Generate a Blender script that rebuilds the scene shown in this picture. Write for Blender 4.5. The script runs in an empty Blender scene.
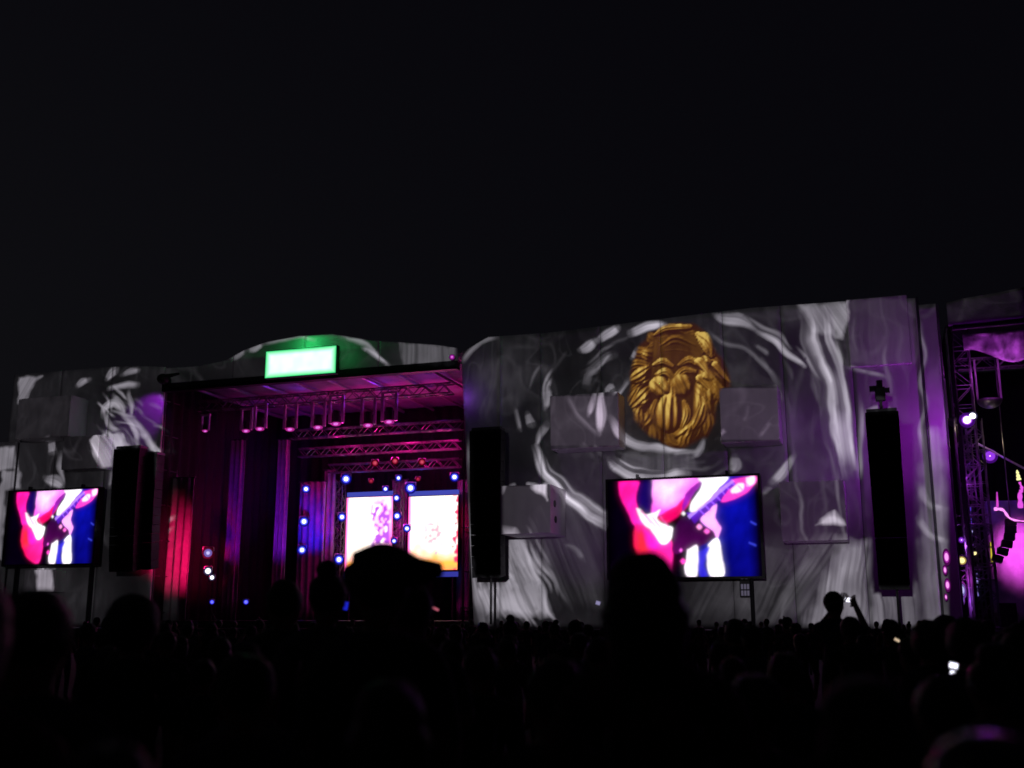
import bpy, bmesh, math, random
import numpy as np
from mathutils import Vector, Matrix, noise

R = math.radians
rng = random.Random(7)
scn = bpy.context.scene
COL = scn.collection

# ------------------------------------------------------------------ camera
CAM = Vector((0.0, -51.3, 1.7))
PITCH, YAW, FPX = R(12.22), R(18.8), 1080.0
cam_d = bpy.data.cameras.new('camera')
cam_d.sensor_width = 36.0
cam_d.lens = 36.0 * FPX / 1024.0
cam_d.clip_start = 0.05
cam_d.clip_end = 3000.0
cam_d.dof.use_dof = True
cam_d.dof.focus_distance = 40.0
cam_d.dof.aperture_fstop = 1.4
cam = bpy.data.objects.new('camera', cam_d)
COL.objects.link(cam)
cam.location = CAM
cam.rotation_euler = (R(90) + PITCH, 0, YAW)
scn.camera = cam
CROT = cam.rotation_euler.to_matrix()

def ray(u, v):
    return CROT @ Vector(((u - 512) / FPX, (384 - v) / FPX, -1.0))

def at(u, v, Y=0.0):
    """where the line of sight through (u, v) meets the upright plane y = Y"""
    d = ray(u, v)
    return CAM + d * ((Y - CAM.y) / d.y)

def away(u, v, dist):
    """a point seen at (u, v) at a horizontal distance"""
    d = ray(u, v)
    return CAM + d * (dist / math.hypot(d.x, d.y))

# ------------------------------------------------------------------ world: night sky
w = bpy.data.worlds.new('World'); scn.world = w
w.use_nodes = True
nt = w.node_tree
bg = nt.nodes['Background']
sky = nt.nodes.new('ShaderNodeTexSky'); sky.sky_type = 'NISHITA'
sky.sun_disc = False
sky.sun_elevation = R(-4.0)
sky.sun_rotation = R(-75.0)
sky.air_density = 1.0; sky.dust_density = 4.0
hs = nt.nodes.new('ShaderNodeHueSaturation')
hs.inputs['Saturation'].default_value = 0.18
nt.links.new(sky.outputs[0], hs.inputs['Color'])
gl = nt.nodes.new('ShaderNodeMixRGB'); gl.blend_type = 'ADD'; gl.inputs[0].default_value = 1.0
nt.links.new(hs.outputs[0], gl.inputs[1])
gl.inputs[2].default_value = (0.024, 0.020, 0.046, 1)      # city glow on the night air
nt.links.new(gl.outputs[0], bg.inputs['Color'])
bg.inputs['Strength'].default_value = 0.045

# moonlight, all but nothing
sun_d = bpy.data.lights.new('moon', 'SUN'); sun_d.energy = 0.003; sun_d.angle = R(0.5); sun_d.color = (.8, .85, 1)
sun = bpy.data.objects.new('moon', sun_d); COL.objects.link(sun)
sun.rotation_euler = (R(60), 0, R(-75))

vs = scn.view_settings
vs.view_transform = 'Standard'; vs.look = 'None'; vs.exposure = 0.0; vs.gamma = 1.0
vs.use_curve_mapping = False
scn.cycles.use_denoising = True
try: scn.cycles.denoiser = 'OPENIMAGEDENOISE'
except Exception: pass
scn.cycles.pixel_filter_type = 'BLACKMAN_HARRIS'
scn.cycles.filter_width = 1.7
scn.cycles.max_bounces = 5
scn.cycles.diffuse_bounces = 2
scn.cycles.glossy_bounces = 2
scn.cycles.transparent_max_bounces = 8
scn.cycles.caustics_reflective = False
scn.cycles.caustics_refractive = False
scn.cycles.sample_clamp_indirect = 2.0

# ------------------------------------------------------------------ materials
def mat(name, color, rough=0.7, metal=0.0, var=0.15, scale=3.0, bump=0.0, bscale=20.0, spec=0.5):
    m = bpy.data.materials.new(name); m.use_nodes = True
    t = m.node_tree; b = t.nodes['Principled BSDF']
    b.inputs['Roughness'].default_value = rough
    b.inputs['Metallic'].default_value = metal
    b.inputs['Specular IOR Level'].default_value = spec
    tc = t.nodes.new('ShaderNodeTexCoord')
    n = t.nodes.new('ShaderNodeTexNoise'); n.inputs['Scale'].default_value = scale
    n.inputs['Detail'].default_value = 5
    t.links.new(tc.outputs['Object'], n.inputs['Vector'])
    r = t.nodes.new('ShaderNodeValToRGB')
    lo = [c * (1 - var) for c in color]; hi = [min(1, c * (1 + var)) for c in color]
    r.color_ramp.elements[0].position = 0.3; r.color_ramp.elements[1].position = 0.7
    r.color_ramp.elements[0].color = (*lo, 1); r.color_ramp.elements[1].color = (*hi, 1)
    t.links.new(n.outputs['Fac'], r.inputs['Fac'])
    t.links.new(r.outputs['Color'], b.inputs['Base Color'])
    if bump:
        n2 = t.nodes.new('ShaderNodeTexNoise'); n2.inputs['Scale'].default_value = bscale
        n2.inputs['Detail'].default_value = 4
        t.links.new(tc.outputs['Object'], n2.inputs['Vector'])
        bp = t.nodes.new('ShaderNodeBump'); bp.inputs['Strength'].default_value = bump
        bp.inputs['Distance'].default_value = 0.05
        t.links.new(n2.outputs['Fac'], bp.inputs['Height'])
        t.links.new(bp.outputs['Normal'], b.inputs['Normal'])
    return m

def glow(name, color, strength, sample=False):
    m = bpy.data.materials.new(name); m.use_nodes = True
    t = m.node_tree; t.nodes.clear()
    o = t.nodes.new('ShaderNodeOutputMaterial'); e = t.nodes.new('ShaderNodeEmission')
    e.inputs['Color'].default_value = (*color, 1); e.inputs['Strength'].default_value = strength
    t.links.new(e.outputs[0], o.inputs['Surface'])
    if not sample: m.cycles.emission_sampling = 'NONE'
    return m

def picture(name, strength):
    """a lit display: shows the colours stored on its pixel grid"""
    m = bpy.data.materials.new(name); m.use_nodes = True
    t = m.node_tree; t.nodes.clear()
    o = t.nodes.new('ShaderNodeOutputMaterial'); e = t.nodes.new('ShaderNodeEmission')
    a = t.nodes.new('ShaderNodeAttribute'); a.attribute_name = 'pixels'
    e.inputs['Strength'].default_value = strength
    t.links.new(a.outputs['Color'], e.inputs['Color']); t.links.new(e.outputs[0], o.inputs['Surface'])
    return m

M = dict(
    cloth=mat('white_fabric', (.56, .55, .57), .85, var=.14, scale=.5, bump=.5, bscale=1.6),
    cube=mat('cube_fabric', (.74, .70, .74), .8, var=.10, scale=.8, bump=.25, bscale=2.5),
    black=mat('black_paint', (.012, .012, .013), .6, var=.3, scale=4, spec=.3),
    grille=mat('speaker_grille', (.008, .008, .009), .65, var=.3, scale=30, bump=.3, bscale=60, spec=.25),
    frame=mat('black_frame', (.010, .010, .012), .55, var=.3, spec=.3),
    alu=mat('truss_aluminium', (.55, .55, .58), .35, metal=.6, var=.15, scale=6),
    truss=mat('truss_metal', (.13, .125, .135), .4, metal=.5, var=.5, scale=1.5),
    steel=mat('dark_steel', (.10, .10, .11), .45, metal=.7, var=.2),
    drape=mat('black_drape', (.010, .009, .010), .9, var=.3, scale=2, bump=.3),
    drape_red=mat('red_drape', (.45, .12, .14), .85, var=.3, scale=2, bump=.3),
    drape_grey=mat('grey_drape', (.30, .28, .30), .9, var=.2, scale=2, bump=.3),
    deck=mat('stage_deck', (.04, .04, .042), .5, var=.3),
    roofm=mat('roof_cloth', (.30, .29, .31), .85, var=.25, scale=1.2, bump=.4, bscale=2),
    roof_folds=mat('fold_shade_cloth', (.34, .32, .34), .8, var=.85, scale=1.6, bump=.6, bscale=4),  # strong tone contrast painted in for the shading of the valance folds
    ground=mat('ground', (.045, .042, .04), .95, var=.4, scale=.6, bump=.5, bscale=6),
    skin=mat('skin', (.30, .19, .14), .6, var=.08),
    hair=mat('dark_hair', (.02, .015, .012), .5, var=.4, scale=40, bump=.6, bscale=90),
    jean=mat('jeans', (.03, .035, .06), .9, var=.25, scale=12),
    hat=mat('hat_felt', (.03, .028, .026), .85, var=.3, scale=15, bump=.3, bscale=60),
    cap=mat('shiny_cap', (.02, .018, .02), .2, var=.2, scale=12),
    phone=mat('phone_case', (.02, .02, .022), .35, var=.2),
    apron=mat('black_skirt', (.015, .014, .016), .9, var=.4, scale=1.5, bump=.4, bscale=3),
)
SHIRTS = [mat('shirt_cloth', c, .9, var=.25, scale=9, bump=.4, bscale=25) for c in
          ((.03, .03, .035), (.08, .03, .03), (.05, .05, .06), (.10, .09, .09), (.03, .04, .07), (.02, .02, .02))]
G = dict(
    blue=glow('blue_lens', (.10, .10, 1.0), 1.6), bluecore=glow('blue_core', (.55, .65, 1.0), 3.0),
    mag=glow('magenta_lens', (.75, .03, .45), .55), magcore=glow('magenta_core', (.9, .22, .9), .9),
    red=glow('red_lens', (.85, .03, .12), .35), redcore=glow('red_core', (1, .12, .2), .6),
    white=glow('white_lens', (.8, .8, 1.0), 1.0), whitecore=glow('white_core', (1, .97, 1.0), 3.0),
    violet=glow('violet_lens', (.35, .05, .9), .9), violetcore=glow('violet_core', (.95, .6, 1.0), 2.5),
    yellow=glow('yellow_lens', (.75, .55, .10), .6), yellowcore=glow('yellow_core', (1, .9, .4), 1.2),
    lav=glow('lavender_lens', (.35, .25, .9), .5), lavcore=glow('lavender_core', (.6, .55, 1.0), 1.0),
    pink=glow('pink_lens', (.8, .05, .8), .5), pinkcore=glow('pink_core', (1, .35, .9), 1.1),
)

HALO = dict(blue=glow('blue_halo', (.02, .02, 1.0), .22), violet=glow('violet_halo', (.3, .02, .9), .16), red=glow('red_halo', (.8, .01, .1), .06),  # dim glowing discs that imitate the halo around a lens
           pink=glow('pink_halo', (.7, .03, .7), .10), white=glow('white_halo', (.25, .2, .6), .10))

# ------------------------------------------------------------------ helpers
def link(o, parent=None):
    COL.objects.link(o)
    if parent is not None: o.parent = parent
    return o

def obj(name, bm, m, parent=None, smooth=False):
    me = bpy.data.meshes.new(name)
    bmesh.ops.recalc_face_normals(bm, faces=bm.faces)
    bm.to_mesh(me); bm.free()
    for mm in (m if isinstance(m, (list, tuple)) else [m]): me.materials.append(mm)
    if smooth:
        for p in me.polygons: p.use_smooth = True
    return link(bpy.data.objects.new(name, me), parent)

def tag(o, label=None, cat=None, group=None, kind=None):
    if label: o['label'] = label
    if cat: o['category'] = cat
    if group: o['group'] = group
    if kind: o['kind'] = kind
    return o

def thing(name, label, cat, loc=(0, 0, 0), rz=0, group=None):
    e = bpy.data.objects.new(name, None); e.empty_display_size = .3
    e.location = loc; e.rotation_euler = (0, 0, rz)
    link(e)
    return tag(e, label, cat, group)

def box(bm, c, s, rot=None, taper=None):
    g = bmesh.ops.create_cube(bm, size=1.0)['verts']
    for v in g:
        p = Vector((v.co.x * s[0], v.co.y * s[1], v.co.z * s[2]))
        if taper and v.co.z < 0: p.x *= taper; p.y *= taper
        if rot is not None: p = rot @ p
        v.co = p + Vector(c)
    return g

def bar(bm, a, b, r, n=8, r2=None):
    a, b = Vector(a), Vector(b); d = b - a
    if d.length < 1e-6: return
    q = d.to_track_quat('Z', 'Y').to_matrix()
    r2 = r if r2 is None else r2
    lo, hi = [], []
    for i in range(n):
        t = 2 * math.pi * i / n
        e = Vector((math.cos(t), math.sin(t), 0))
        lo.append(bm.verts.new(a + q @ (e * r))); hi.append(bm.verts.new(b + q @ (e * r2)))
    for i in range(n):
        j = (i + 1) % n
        bm.faces.new((lo[i], lo[j], hi[j], hi[i]))
    bm.faces.new(lo[::-1]); bm.faces.new(hi)

def path(bm, pts, r, n=8):
    for a, b in zip(pts[:-1], pts[1:]): bar(bm, a, b, r, n)

def bevel(bm, w=.02, seg=2):
    bmesh.ops.bevel(bm, geom=list(bm.edges), offset=w, segments=seg, affect='EDGES', profile=.6)

def sphere(bm, c, r, sx=1, sy=1, sz=1, u=16, v=10):
    g = bmesh.ops.create_uvsphere(bm, u_segments=u, v_segments=v, radius=r)['verts']
    for p in g: p.co = Vector((p.co.x * sx, p.co.y * sy, p.co.z * sz)) + Vector(c)
    return g

def interp(pts, x):
    return float(np.interp(x, [p[0] for p in pts], [p[1] for p in pts]))

def sheet(x0, x1, zbot, ztop, nx, nz, thick=.12, fold=.04, fs=.6, seed=0, xb=None):
    """a hung cloth panel: front face at y~0, wrinkled, with real thickness. zbot/ztop are functions of x.
    xb = (x0, x1) at the bottom when the sides are not upright"""
    bm = bmesh.new()
    fr, bk = [], []
    for j in range(nz + 1):
        t = j / nz; a, b = [], []
        for i in range(nx + 1):
            s = i / nx
            xt = x0 + (x1 - x0) * s
            xl = xt if xb is None else xb[0] + (xb[1] - xb[0]) * s
            x = xl + (xt - xl) * t
            z = zbot(xl) * (1 - t) + ztop(xt) * t
            e = min(1, 6 * min(s, 1 - s) + .15) * min(1, 6 * min(t, 1 - t) + .15)
            y = fold * e * (noise.noise(Vector((x * fs, z * fs * .35, seed))) * 1.3
                            + .6 * noise.noise(Vector((x * fs * 3.1 + z * .8, z * fs * .5, seed + 9))))
            a.append(bm.verts.new((x, y, z))); b.append(bm.verts.new((x, y + thick, z)))
        fr.append(a); bk.append(b)
    for j in range(nz):
        for i in range(nx):
            bm.faces.new((fr[j][i], fr[j][i + 1], fr[j + 1][i + 1], fr[j + 1][i]))
            bm.faces.new((bk[j][i + 1], bk[j][i], bk[j + 1][i], bk[j + 1][i + 1]))
    for j in range(nz):
        bm.faces.new((fr[j][0], fr[j + 1][0], bk[j + 1][0], bk[j][0]))
        bm.faces.new((fr[j + 1][nx], fr[j][nx], bk[j][nx], bk[j + 1][nx]))
    for i in range(nx):
        bm.faces.new((fr[0][i + 1], fr[0][i], bk[0][i], bk[0][i + 1]))
        bm.faces.new((fr[nz][i], fr[nz][i + 1], bk[nz][i + 1], bk[nz][i]))
    return bm

def drape_bm(width, height, pleat=.12, waves=6, thick=.05, nx=60, nz=8, seed=0, gather=0.0):
    """pleated stage cloth, hanging from z=height to z=0, centred on x"""
    bm = bmesh.new(); fr, bk = [], []
    for j in range(nz + 1):
        t = j / nz; a, b = [], []
        for i in range(nx + 1):
            s = i / nx - .5
            wd = width * (1 - gather * t * (1 - t) * 2)
            x = s * wd
            y = pleat * math.sin(s * waves * 2 * math.pi + .5 * math.sin(3 * t + seed)) * (1 - .3 * t) \
                + .05 * noise.noise(Vector((x * 2, t * 3, seed)))
            a.append(bm.verts.new((x, y, t * height))); b.append(bm.verts.new((x, y + thick, t * height)))
        fr.append(a); bk.append(b)
    for j in range(nz):
        for i in range(nx):
            bm.faces.new((fr[j][i], fr[j][i + 1], fr[j + 1][i + 1], fr[j + 1][i]))
            bm.faces.new((bk[j][i + 1], bk[j][i], bk[j + 1][i], bk[j + 1][i + 1]))
        bm.faces.new((fr[j][0], fr[j + 1][0], bk[j + 1][0], bk[j][0]))
        bm.faces.new((fr[j + 1][nx], fr[j][nx], bk[j][nx], bk[j + 1][nx]))
    for i in range(nx):
        bm.faces.new((fr[0][i + 1], fr[0][i], bk[0][i], bk[0][i + 1]))
        bm.faces.new((fr[nz][i], fr[nz][i + 1], bk[nz][i + 1], bk[nz][i]))
    return bm

def truss_bm(L, a=.4, r=.035, axis='x', bays=None):
    """box truss of length L centred on the origin"""
    bm = bmesh.new(); h = a / 2; n = bays or max(2, int(L / a))
    def P(t, p, q):
        return {'x': (t, p, q), 'y': (p, t, q), 'z': (p, q, t)}[axis]
    for p in (-h, h):
        for q in (-h, h): bar(bm, P(-L / 2, p, q), P(L / 2, p, q), r, 6)
    st = L / n
    for i in range(n):
        t0, t1 = -L / 2 + i * st, -L / 2 + (i + 1) * st
        sgn = 1 if i % 2 else -1
        for q in (-h, h):
            bar(bm, P(t0, -h * sgn, q), P(t1, h * sgn, q), r * .6, 5)
            bar(bm, P(t0, q, -h * sgn), P(t1, q, h * sgn), r * .6, 5)
        bar(bm, P(t0, -h, h), P(t0, h, h), r * .6, 5); bar(bm, P(t0, -h, -h), P(t0, h, -h), r * .6, 5)
    return bm

# ------------------------------------------------------------------ soft drawing for displays and the slide
def sd_poly(X, Y, pts):
    """signed distance (negative inside) of every (X, Y) to a polygon"""
    pts = np.asarray(pts, float); n = len(pts)
    d = np.full(X.shape, 1e9); ins = np.zeros(X.shape, bool)
    for i in range(n):
        ax, ay = pts[i]; bx, by = pts[(i + 1) % n]
        ex, ey = bx - ax, by - ay
        t = np.clip(((X - ax) * ex + (Y - ay) * ey) / (ex * ex + ey * ey + 1e-12), 0, 1)
        d = np.minimum(d, np.hypot(X - ax - t * ex, Y - ay - t * ey))
        c = (ay > Y) != (by > Y)
        with np.errstate(divide='ignore', invalid='ignore'):
            ins ^= c & (X < (bx - ax) * (Y - ay) / (by - ay + 1e-12) + ax)
    return np.where(ins, -d, d)

def smooth_line(pts, k=8):
    """Catmull-Rom through the points (any number of components)"""
    P = np.asarray(pts, float)
    if len(P) < 3: return P
    Q = np.vstack([2 * P[0] - P[1], P, 2 * P[-1] - P[-2]]); out = []
    for i in range(1, len(Q) - 2):
        for j in range(k):
            t = j / k
            out.append(.5 * (2 * Q[i] + (Q[i + 1] - Q[i - 1]) * t + (2 * Q[i - 1] - 5 * Q[i] + 4 * Q[i + 1] - Q[i + 2]) * t * t
                             + (3 * Q[i] - Q[i - 1] - 3 * Q[i + 1] + Q[i + 2]) * t ** 3))
    out.append(Q[-2]); return np.array(out)

def cover(sd, soft):
    return np.clip(.5 - sd / soft, 0, 1)

def vnoise(X, Y, seed=0):
    """cheap smooth value noise, 0..1"""
    r = np.random.RandomState(seed); g = r.rand(64, 64)
    xi = np.floor(X).astype(int); yi = np.floor(Y).astype(int); fx = X - xi; fy = Y - yi
    fx = fx * fx * (3 - 2 * fx); fy = fy * fy * (3 - 2 * fy)
    a = g[yi % 64, xi % 64]; b = g[yi % 64, (xi + 1) % 64]; c = g[(yi + 1) % 64, xi % 64]; d = g[(yi + 1) % 64, (xi + 1) % 64]
    return (a * (1 - fx) + b * fx) * (1 - fy) + (c * (1 - fx) + d * fx) * fy

def lin(c):
    c = np.asarray(c, float) / 255.
    return np.where(c < .04045, c / 12.92, ((c + .055) / 1.055) ** 2.4)

def pixel_grid(name, rgb, corners, m, parent):
    """a grid mesh spanning four corners (bl, br, tr, tl); rgb[row from top][col] stored per point as 'pixels'"""
    h, wd = rgb.shape[:2]
    bl, br, tr, tl = [np.array(c, float) for c in corners]
    s = np.linspace(0, 1, wd)[None, :, None]; t = np.linspace(1, 0, h)[:, None, None]
    P = (bl * (1 - s) + br * s) * (1 - t) + (tl * (1 - s) + tr * s) * t
    me = bpy.data.meshes.new(name)
    idx = np.arange(h * wd).reshape(h, wd)
    f = np.stack([idx[1:, :-1], idx[1:, 1:], idx[:-1, 1:], idx[:-1, :-1]], -1).reshape(-1, 4)
    me.from_pydata(P.reshape(-1, 3).tolist(), [], f.tolist())
    ca = me.color_attributes.new('pixels', 'FLOAT_COLOR', 'POINT')
    ca.data.foreach_set('color', np.concatenate([rgb, np.ones((h, wd, 1))], -1).astype(np.float32).ravel())
    me.materials.append(m)
    return link(bpy.data.objects.new(name, me), parent)

def lamp(kind, name, loc, color, power, size=.1, target=None, angle=60, blend=.6, parent=None):
    d = bpy.data.lights.new(name, kind); d.energy = power; d.color = color
    if kind in ('POINT', 'SPOT'): d.shadow_soft_size = size
    if kind == 'SPOT': d.spot_size = R(angle); d.spot_blend = blend
    if kind == 'AREA': d.size = size
    o = bpy.data.objects.new(name, d); link(o)
    o.location = loc
    if target is not None:
        o.rotation_euler = (Vector(target) - Vector(loc)).to_track_quat('-Z', 'Y').to_euler()
    if parent is not None:
        o.parent = parent
        o.matrix_parent_inverse = Matrix.LocRotScale(parent.location, parent.rotation_euler, None).inverted()
    return o

# ------------------------------------------------------------------ ground
bm = bmesh.new()
bmesh.ops.create_grid(bm, x_segments=40, y_segments=40, size=900)
tag(obj('ground', bm, M['ground']), kind='structure')

# ------------------------------------------------------------------ fabric facade
def top_profile(pts):
    q = sorted((at(u, v, 0).x, at(u, v, 0).z) for u, v in pts)
    return lambda x: interp(q, x)
ZB = 1.15

def fabric_wall(label, us, top_uv, name='fabric_wall', bottom=None, fold=.05, first_bottom=None):
    xs = [at(u, v, 0).x for u, v in us]
    t = thing(name, label, 'wall', (xs[0], 0, 0))
    tp = top_profile(top_uv)
    zb = bottom or (lambda x: ZB)
    for i in range(len(xs) - 1):
        a, b = xs[i] + .012, xs[i + 1] - .012
        nx = max(6, int((b - a) * 5))
        bm = sheet(a - xs[0], b - xs[0], lambda x: zb(x + xs[0]), lambda x: tp(x + xs[0]), nx, 50, fold=fold, seed=i * 3.1 + len(xs),
                   xb=None if i or first_bottom is None else (at(*first_bottom, 0).x + .012 - xs[0], b - xs[0]))
        obj('fabric_panel', bm, M['cloth'], t, True)
    # scaffold tubes the cloth is laced to
    bm = bmesh.new()
    for i in range(len(xs)):
        x = xs[i] - xs[0]
        xx = min(max(x, .1), xs[-1] - xs[0] - .1)
        bar(bm, (xx, .35, 0), (xx, .35, tp(xx + xs[0]) - .1), .05)
        bar(bm, (xx, 1.8, 0), (xx, 1.8, tp(xx + xs[0]) - .1), .05)
        for z in np.arange(2, tp(xx + xs[0]) - .5, 2.0):
            bar(bm, (xx, .35, z), (xx, 1.8, z), .03, 6)
    for z in (2.2, 6.2, 10.2, 13.8):
        if z < min(tp(xs[0]), tp(xs[-1])) - .3:
            bar(bm, (0, .35, z), (xs[-1] - xs[0], .35, z), .04)
    obj('scaffold_frame', bm, M['steel'], t)
    return t

fabric_wall('wide grey fabric wall with projected white curves and golden head between the two stages',
            [(461, 362), (500, 337), (540, 335), (600, 330), (660, 324), (722, 318), (780, 310), (848, 303), (917, 300)],
            [(455, 356), (466, 350), (488, 337), (545, 333), (660, 319), (750, 308), (848, 301), (917, 298)], first_bottom=(474, 612))
fabric_wall('dim grey fabric wall left of the main stage with projected white swirl',
            [(14, 375), (62, 372), (112, 369), (166, 366)],
            [(14, 375), (62, 371), (110, 367), (135, 366), (166, 367)])
# header over the main stage
hx0, hx1 = at(166, 380, 0).x, at(459, 362, 0).x
tp_h = top_profile([(166, 369), (200, 367), (228, 361), (246, 351), (268, 343), (300, 337), (335, 335), (372, 341), (400, 343), (440, 346), (459, 349)])
bt_h = top_profile([(166, 384), (459, 362)])
t = thing('stage_header', 'grey fabric header with low arched top over the main stage opening', 'header', (hx0, -.2, 0))
for i in range(4):
    a = (hx1 - hx0) * i / 4 + .02; b = (hx1 - hx0) * (i + 1) / 4 - .02
    obj('fabric_panel', sheet(a, b, lambda x: bt_h(x + hx0), lambda x: tp_h(x + hx0), 40, 14, fold=.04, seed=20 + i), M['cloth'], t, True)
bm = bmesh.new(); zz = (bt_h(hx0) + bt_h(hx1)) / 2
box(bm, ((hx1 - hx0) / 2, .1, zz - .25), (hx1 - hx0, .5, .45)); bevel(bm, .03)
obj('edge_beam', bm, M['frame'], t)
ZH = zz

# low annexe wall at the far left, beyond the end of the wing
lx0, lx1 = at(-60, 445, -.6).x, at(17, 442, -.6).x
zt = at(6, 442, -.6).z
t = thing('annexe_wall', 'low pale fabric wall at the left edge behind the small screen', 'wall', (lx0, -.6, 0))
obj('fabric_panel', sheet(0, lx1 - lx0, lambda x: .8, lambda x: zt, 30, 30, fold=.05, seed=31), M['cloth'], t, True)
# narrow column of cloth closing the wall on the right
cx0, cx1, cb1 = at(919, 310, -.4).x, at(936, 310, -.4).x, at(945, 630, -.4).x
ct = at(930, 304, -.4).z
t = thing('fabric_column', 'narrow tall grey cloth column between right line array and second stage', 'column', (cx0, -.4, 0))
obj('fabric_panel', sheet(0, cx1 - cx0, lambda x: .9, lambda x: ct, 10, 60, fold=.06, fs=1.3, seed=41, thick=.3), M['cloth'], t, True)
bm = bmesh.new(); bar(bm, (-.06, .1, 0), (-.06, .1, ct + .4), .06); bar(bm, (cx1 - cx0 + .06, .2, 0), (cx1 - cx0 + .06, .2, ct), .05)
obj('support_pole', bm, M['steel'], t)

# projecting fabric cubes
def cube(label, u0, v0, u1, v1, depth, name='fabric_cube', y0=0.0, ports=()):
    """front face given by two corners as seen, standing `depth` off the wall"""
    Y = y0 - depth
    a, b = at(u0, v0, Y), at(u1, v1, Y)
    wd, h = b.x - a.x, a.z - b.z
    t = thing(name, label, 'cube', (a.x + wd / 2, y0 - .03, b.z), 0, 'cubes jutting from the fabric wall')
    bm = bmesh.new(); box(bm, (0, -depth / 2 + .01, h / 2), (wd, depth, h)); bevel(bm, .05, 3)
    bmesh.ops.subdivide_edges(bm, edges=[e for e in bm.edges if e.calc_length() > .8], cuts=4, use_grid_fill=True)
    obj('cloth_cover', bm, M['cube'], t)
    bm = bmesh.new()
    for sx in (-1, 1):
        bar(bm, (sx * wd * .4, .05, h * .2), (sx * wd * .4, .4, h * .2), .04); bar(bm, (sx * wd * .4, .05, h * .8), (sx * wd * .4, .4, h * .8), .04)
    obj('wall_bracket', bm, M['steel'], t)
    for (px, pz) in ports:
        bm = bmesh.new(); bar(bm, (wd / 2 - .02, -depth * px, h * pz), (wd / 2 + .03, -depth * px, h * pz), .17, 14)
        obj('port', bm, M['black'], t)
    return t
cube('grey cube left of the golden head with two bright white streaks', 550, 396, 619, 446, 1.5)
cube('plain violet cube on the right shoulder of the golden head', 719, 388, 780, 440, 1.7)
cube('small grey cube beside the middle line array with two dark ports', 500, 486, 551, 533, 2.6, ports=((.75, .62), (.7, .3)))
cube('dim violet cube right of the large screen, behind the right line array', 779, 482, 848, 540, 1.6)
cube('large dark cube at the top of the wall above the right line array', 846, 300, 912, 363, .3)
cube('dark cube high on the left wall near its outer end', 19, 399, 68, 436, 1.5)
cube('grey cube on the left wall between screen and white swirl', 64, 437, 97, 468, 1.2)
cube('half-lit small block under the left screen', 25, 570, 54, 592, .9)

# ------------------------------------------------------------------ projector with its slide (throws the white pattern and the golden head)
PROJ = Vector((-2.0, -66.0, 7.5))
PX0, PX1, PZ0, PZ1 = at(-30, 500, 0).x, at(1035, 400, 0).x, 1.2, 18.5
NX, NZ = 1400, 410
gx = np.linspace(PX0, PX1, NX); gz = np.linspace(PZ1, PZ0, NZ)
WX, WZ = np.meshgrid(gx, gz)
lum = np.full(WX.shape, 0.011); tint = np.ones(WX.shape + (3,)) * np.array([.95, .90, 1.0])
PXM = 0.054                                                # metres on the wall for one small unit of width
def wp(u, v): p = at(u, v, 0); return (p.x, p.z)
def behind(u, v, off):
    """the picture spot that lands on a face standing `off` metres in front of the wall"""
    p = at(u, v, -off); q = PROJ + (p - PROJ) * (-PROJ.y / (-off - PROJ.y)); return (q.x, q.z)

warpx = (vnoise(WX * .9, WZ * .9, 3) - .5) * .34 + (vnoise(WX * 2.6, WZ * 2.6, 4) - .5) * .05
warpz = (vnoise(WX * .9 + 9, WZ * .9, 5) - .5) * .34 + (vnoise(WX * 2.6, WZ * 2.6 + 9, 6) - .5) * .05
def streak(pts, wid, amt, soft=2.5, grain=.45, gfreq=5.0, warp=1.0):
    """a brush of light along pts; wid = one width or one per point"""
    global lum
    ws = wid if isinstance(wid, (list, tuple)) else [wid] * len(pts)
    Q = smooth_line([(*wp(*p), w_ * PXM / 2) for p, w_ in zip(pts, ws)], 6)
    X, Z = WX + warpx * warp, WZ + warpz * warp
    lo, hi = Q[:, :2].min(0) - 1.2, Q[:, :2].max(0) + 1.2
    sel = (X > lo[0]) & (X < hi[0]) & (Z > lo[1]) & (Z < hi[1])
    if not sel.any(): return
    x, z = X[sel], Z[sel]
    best = np.full(x.shape, 1e9); side = np.zeros(x.shape); along = np.zeros(x.shape); run = 0.0; rad = np.ones(x.shape)
    for a, b in zip(Q[:-1], Q[1:]):
        ex, ez = b[0] - a[0], b[1] - a[1]; L2 = ex * ex + ez * ez + 1e-9
        tt = np.clip(((x - a[0]) * ex + (z - a[1]) * ez) / L2, 0, 1)
        r = a[2] + (b[2] - a[2]) * tt
        d = np.hypot(x - a[0] - tt * ex, z - a[1] - tt * ez); dd = d - r
        sg = ((x - a[0]) * ez - (z - a[1]) * ex) / math.sqrt(L2)
        upd = dd < best; best = np.where(upd, dd, best); side = np.where(upd, sg, side); rad = np.where(upd, r, rad)
        along = np.where(upd, run + tt * math.sqrt(L2), along); run += math.sqrt(L2)
    th = .40 * vnoise(side * 4.2 + 7, along * .16, 11) + .38 * vnoise(side * 9 + 3, along * .22, 15) + .22 * vnoise(along * .9, side * 1.5, 12)
    k_ = min(grain * 1.5, .92)
    g = 1 - k_ + k_ * np.clip(th * 4.2 - 1.35, 0, 1.9)
    t_ = np.clip(side / (rad + .02), -1.3, 1.3)                              # bright rim on one side, fading across to the other
    skew = np.clip((1.15 + t_) / .45, 0, 1) * (.30 + .70 * np.clip((1.1 - t_) / 1.9, 0, 1) ** 1.3)
    prof = np.clip(.5 - best / (soft * PXM * 1.2), 0, 1) * np.where(rad > .09, skew, .8)
    ends = np.clip(along / (.18 * run + .01) + .25, 0, 1) * np.clip((run - along) / (.18 * run + .01) + .25, 0, 1)
    lum[sel] = np.maximum(lum[sel], 0) * (1 - prof * .5) + amt * 1.5 * prof * g * ends

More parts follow.
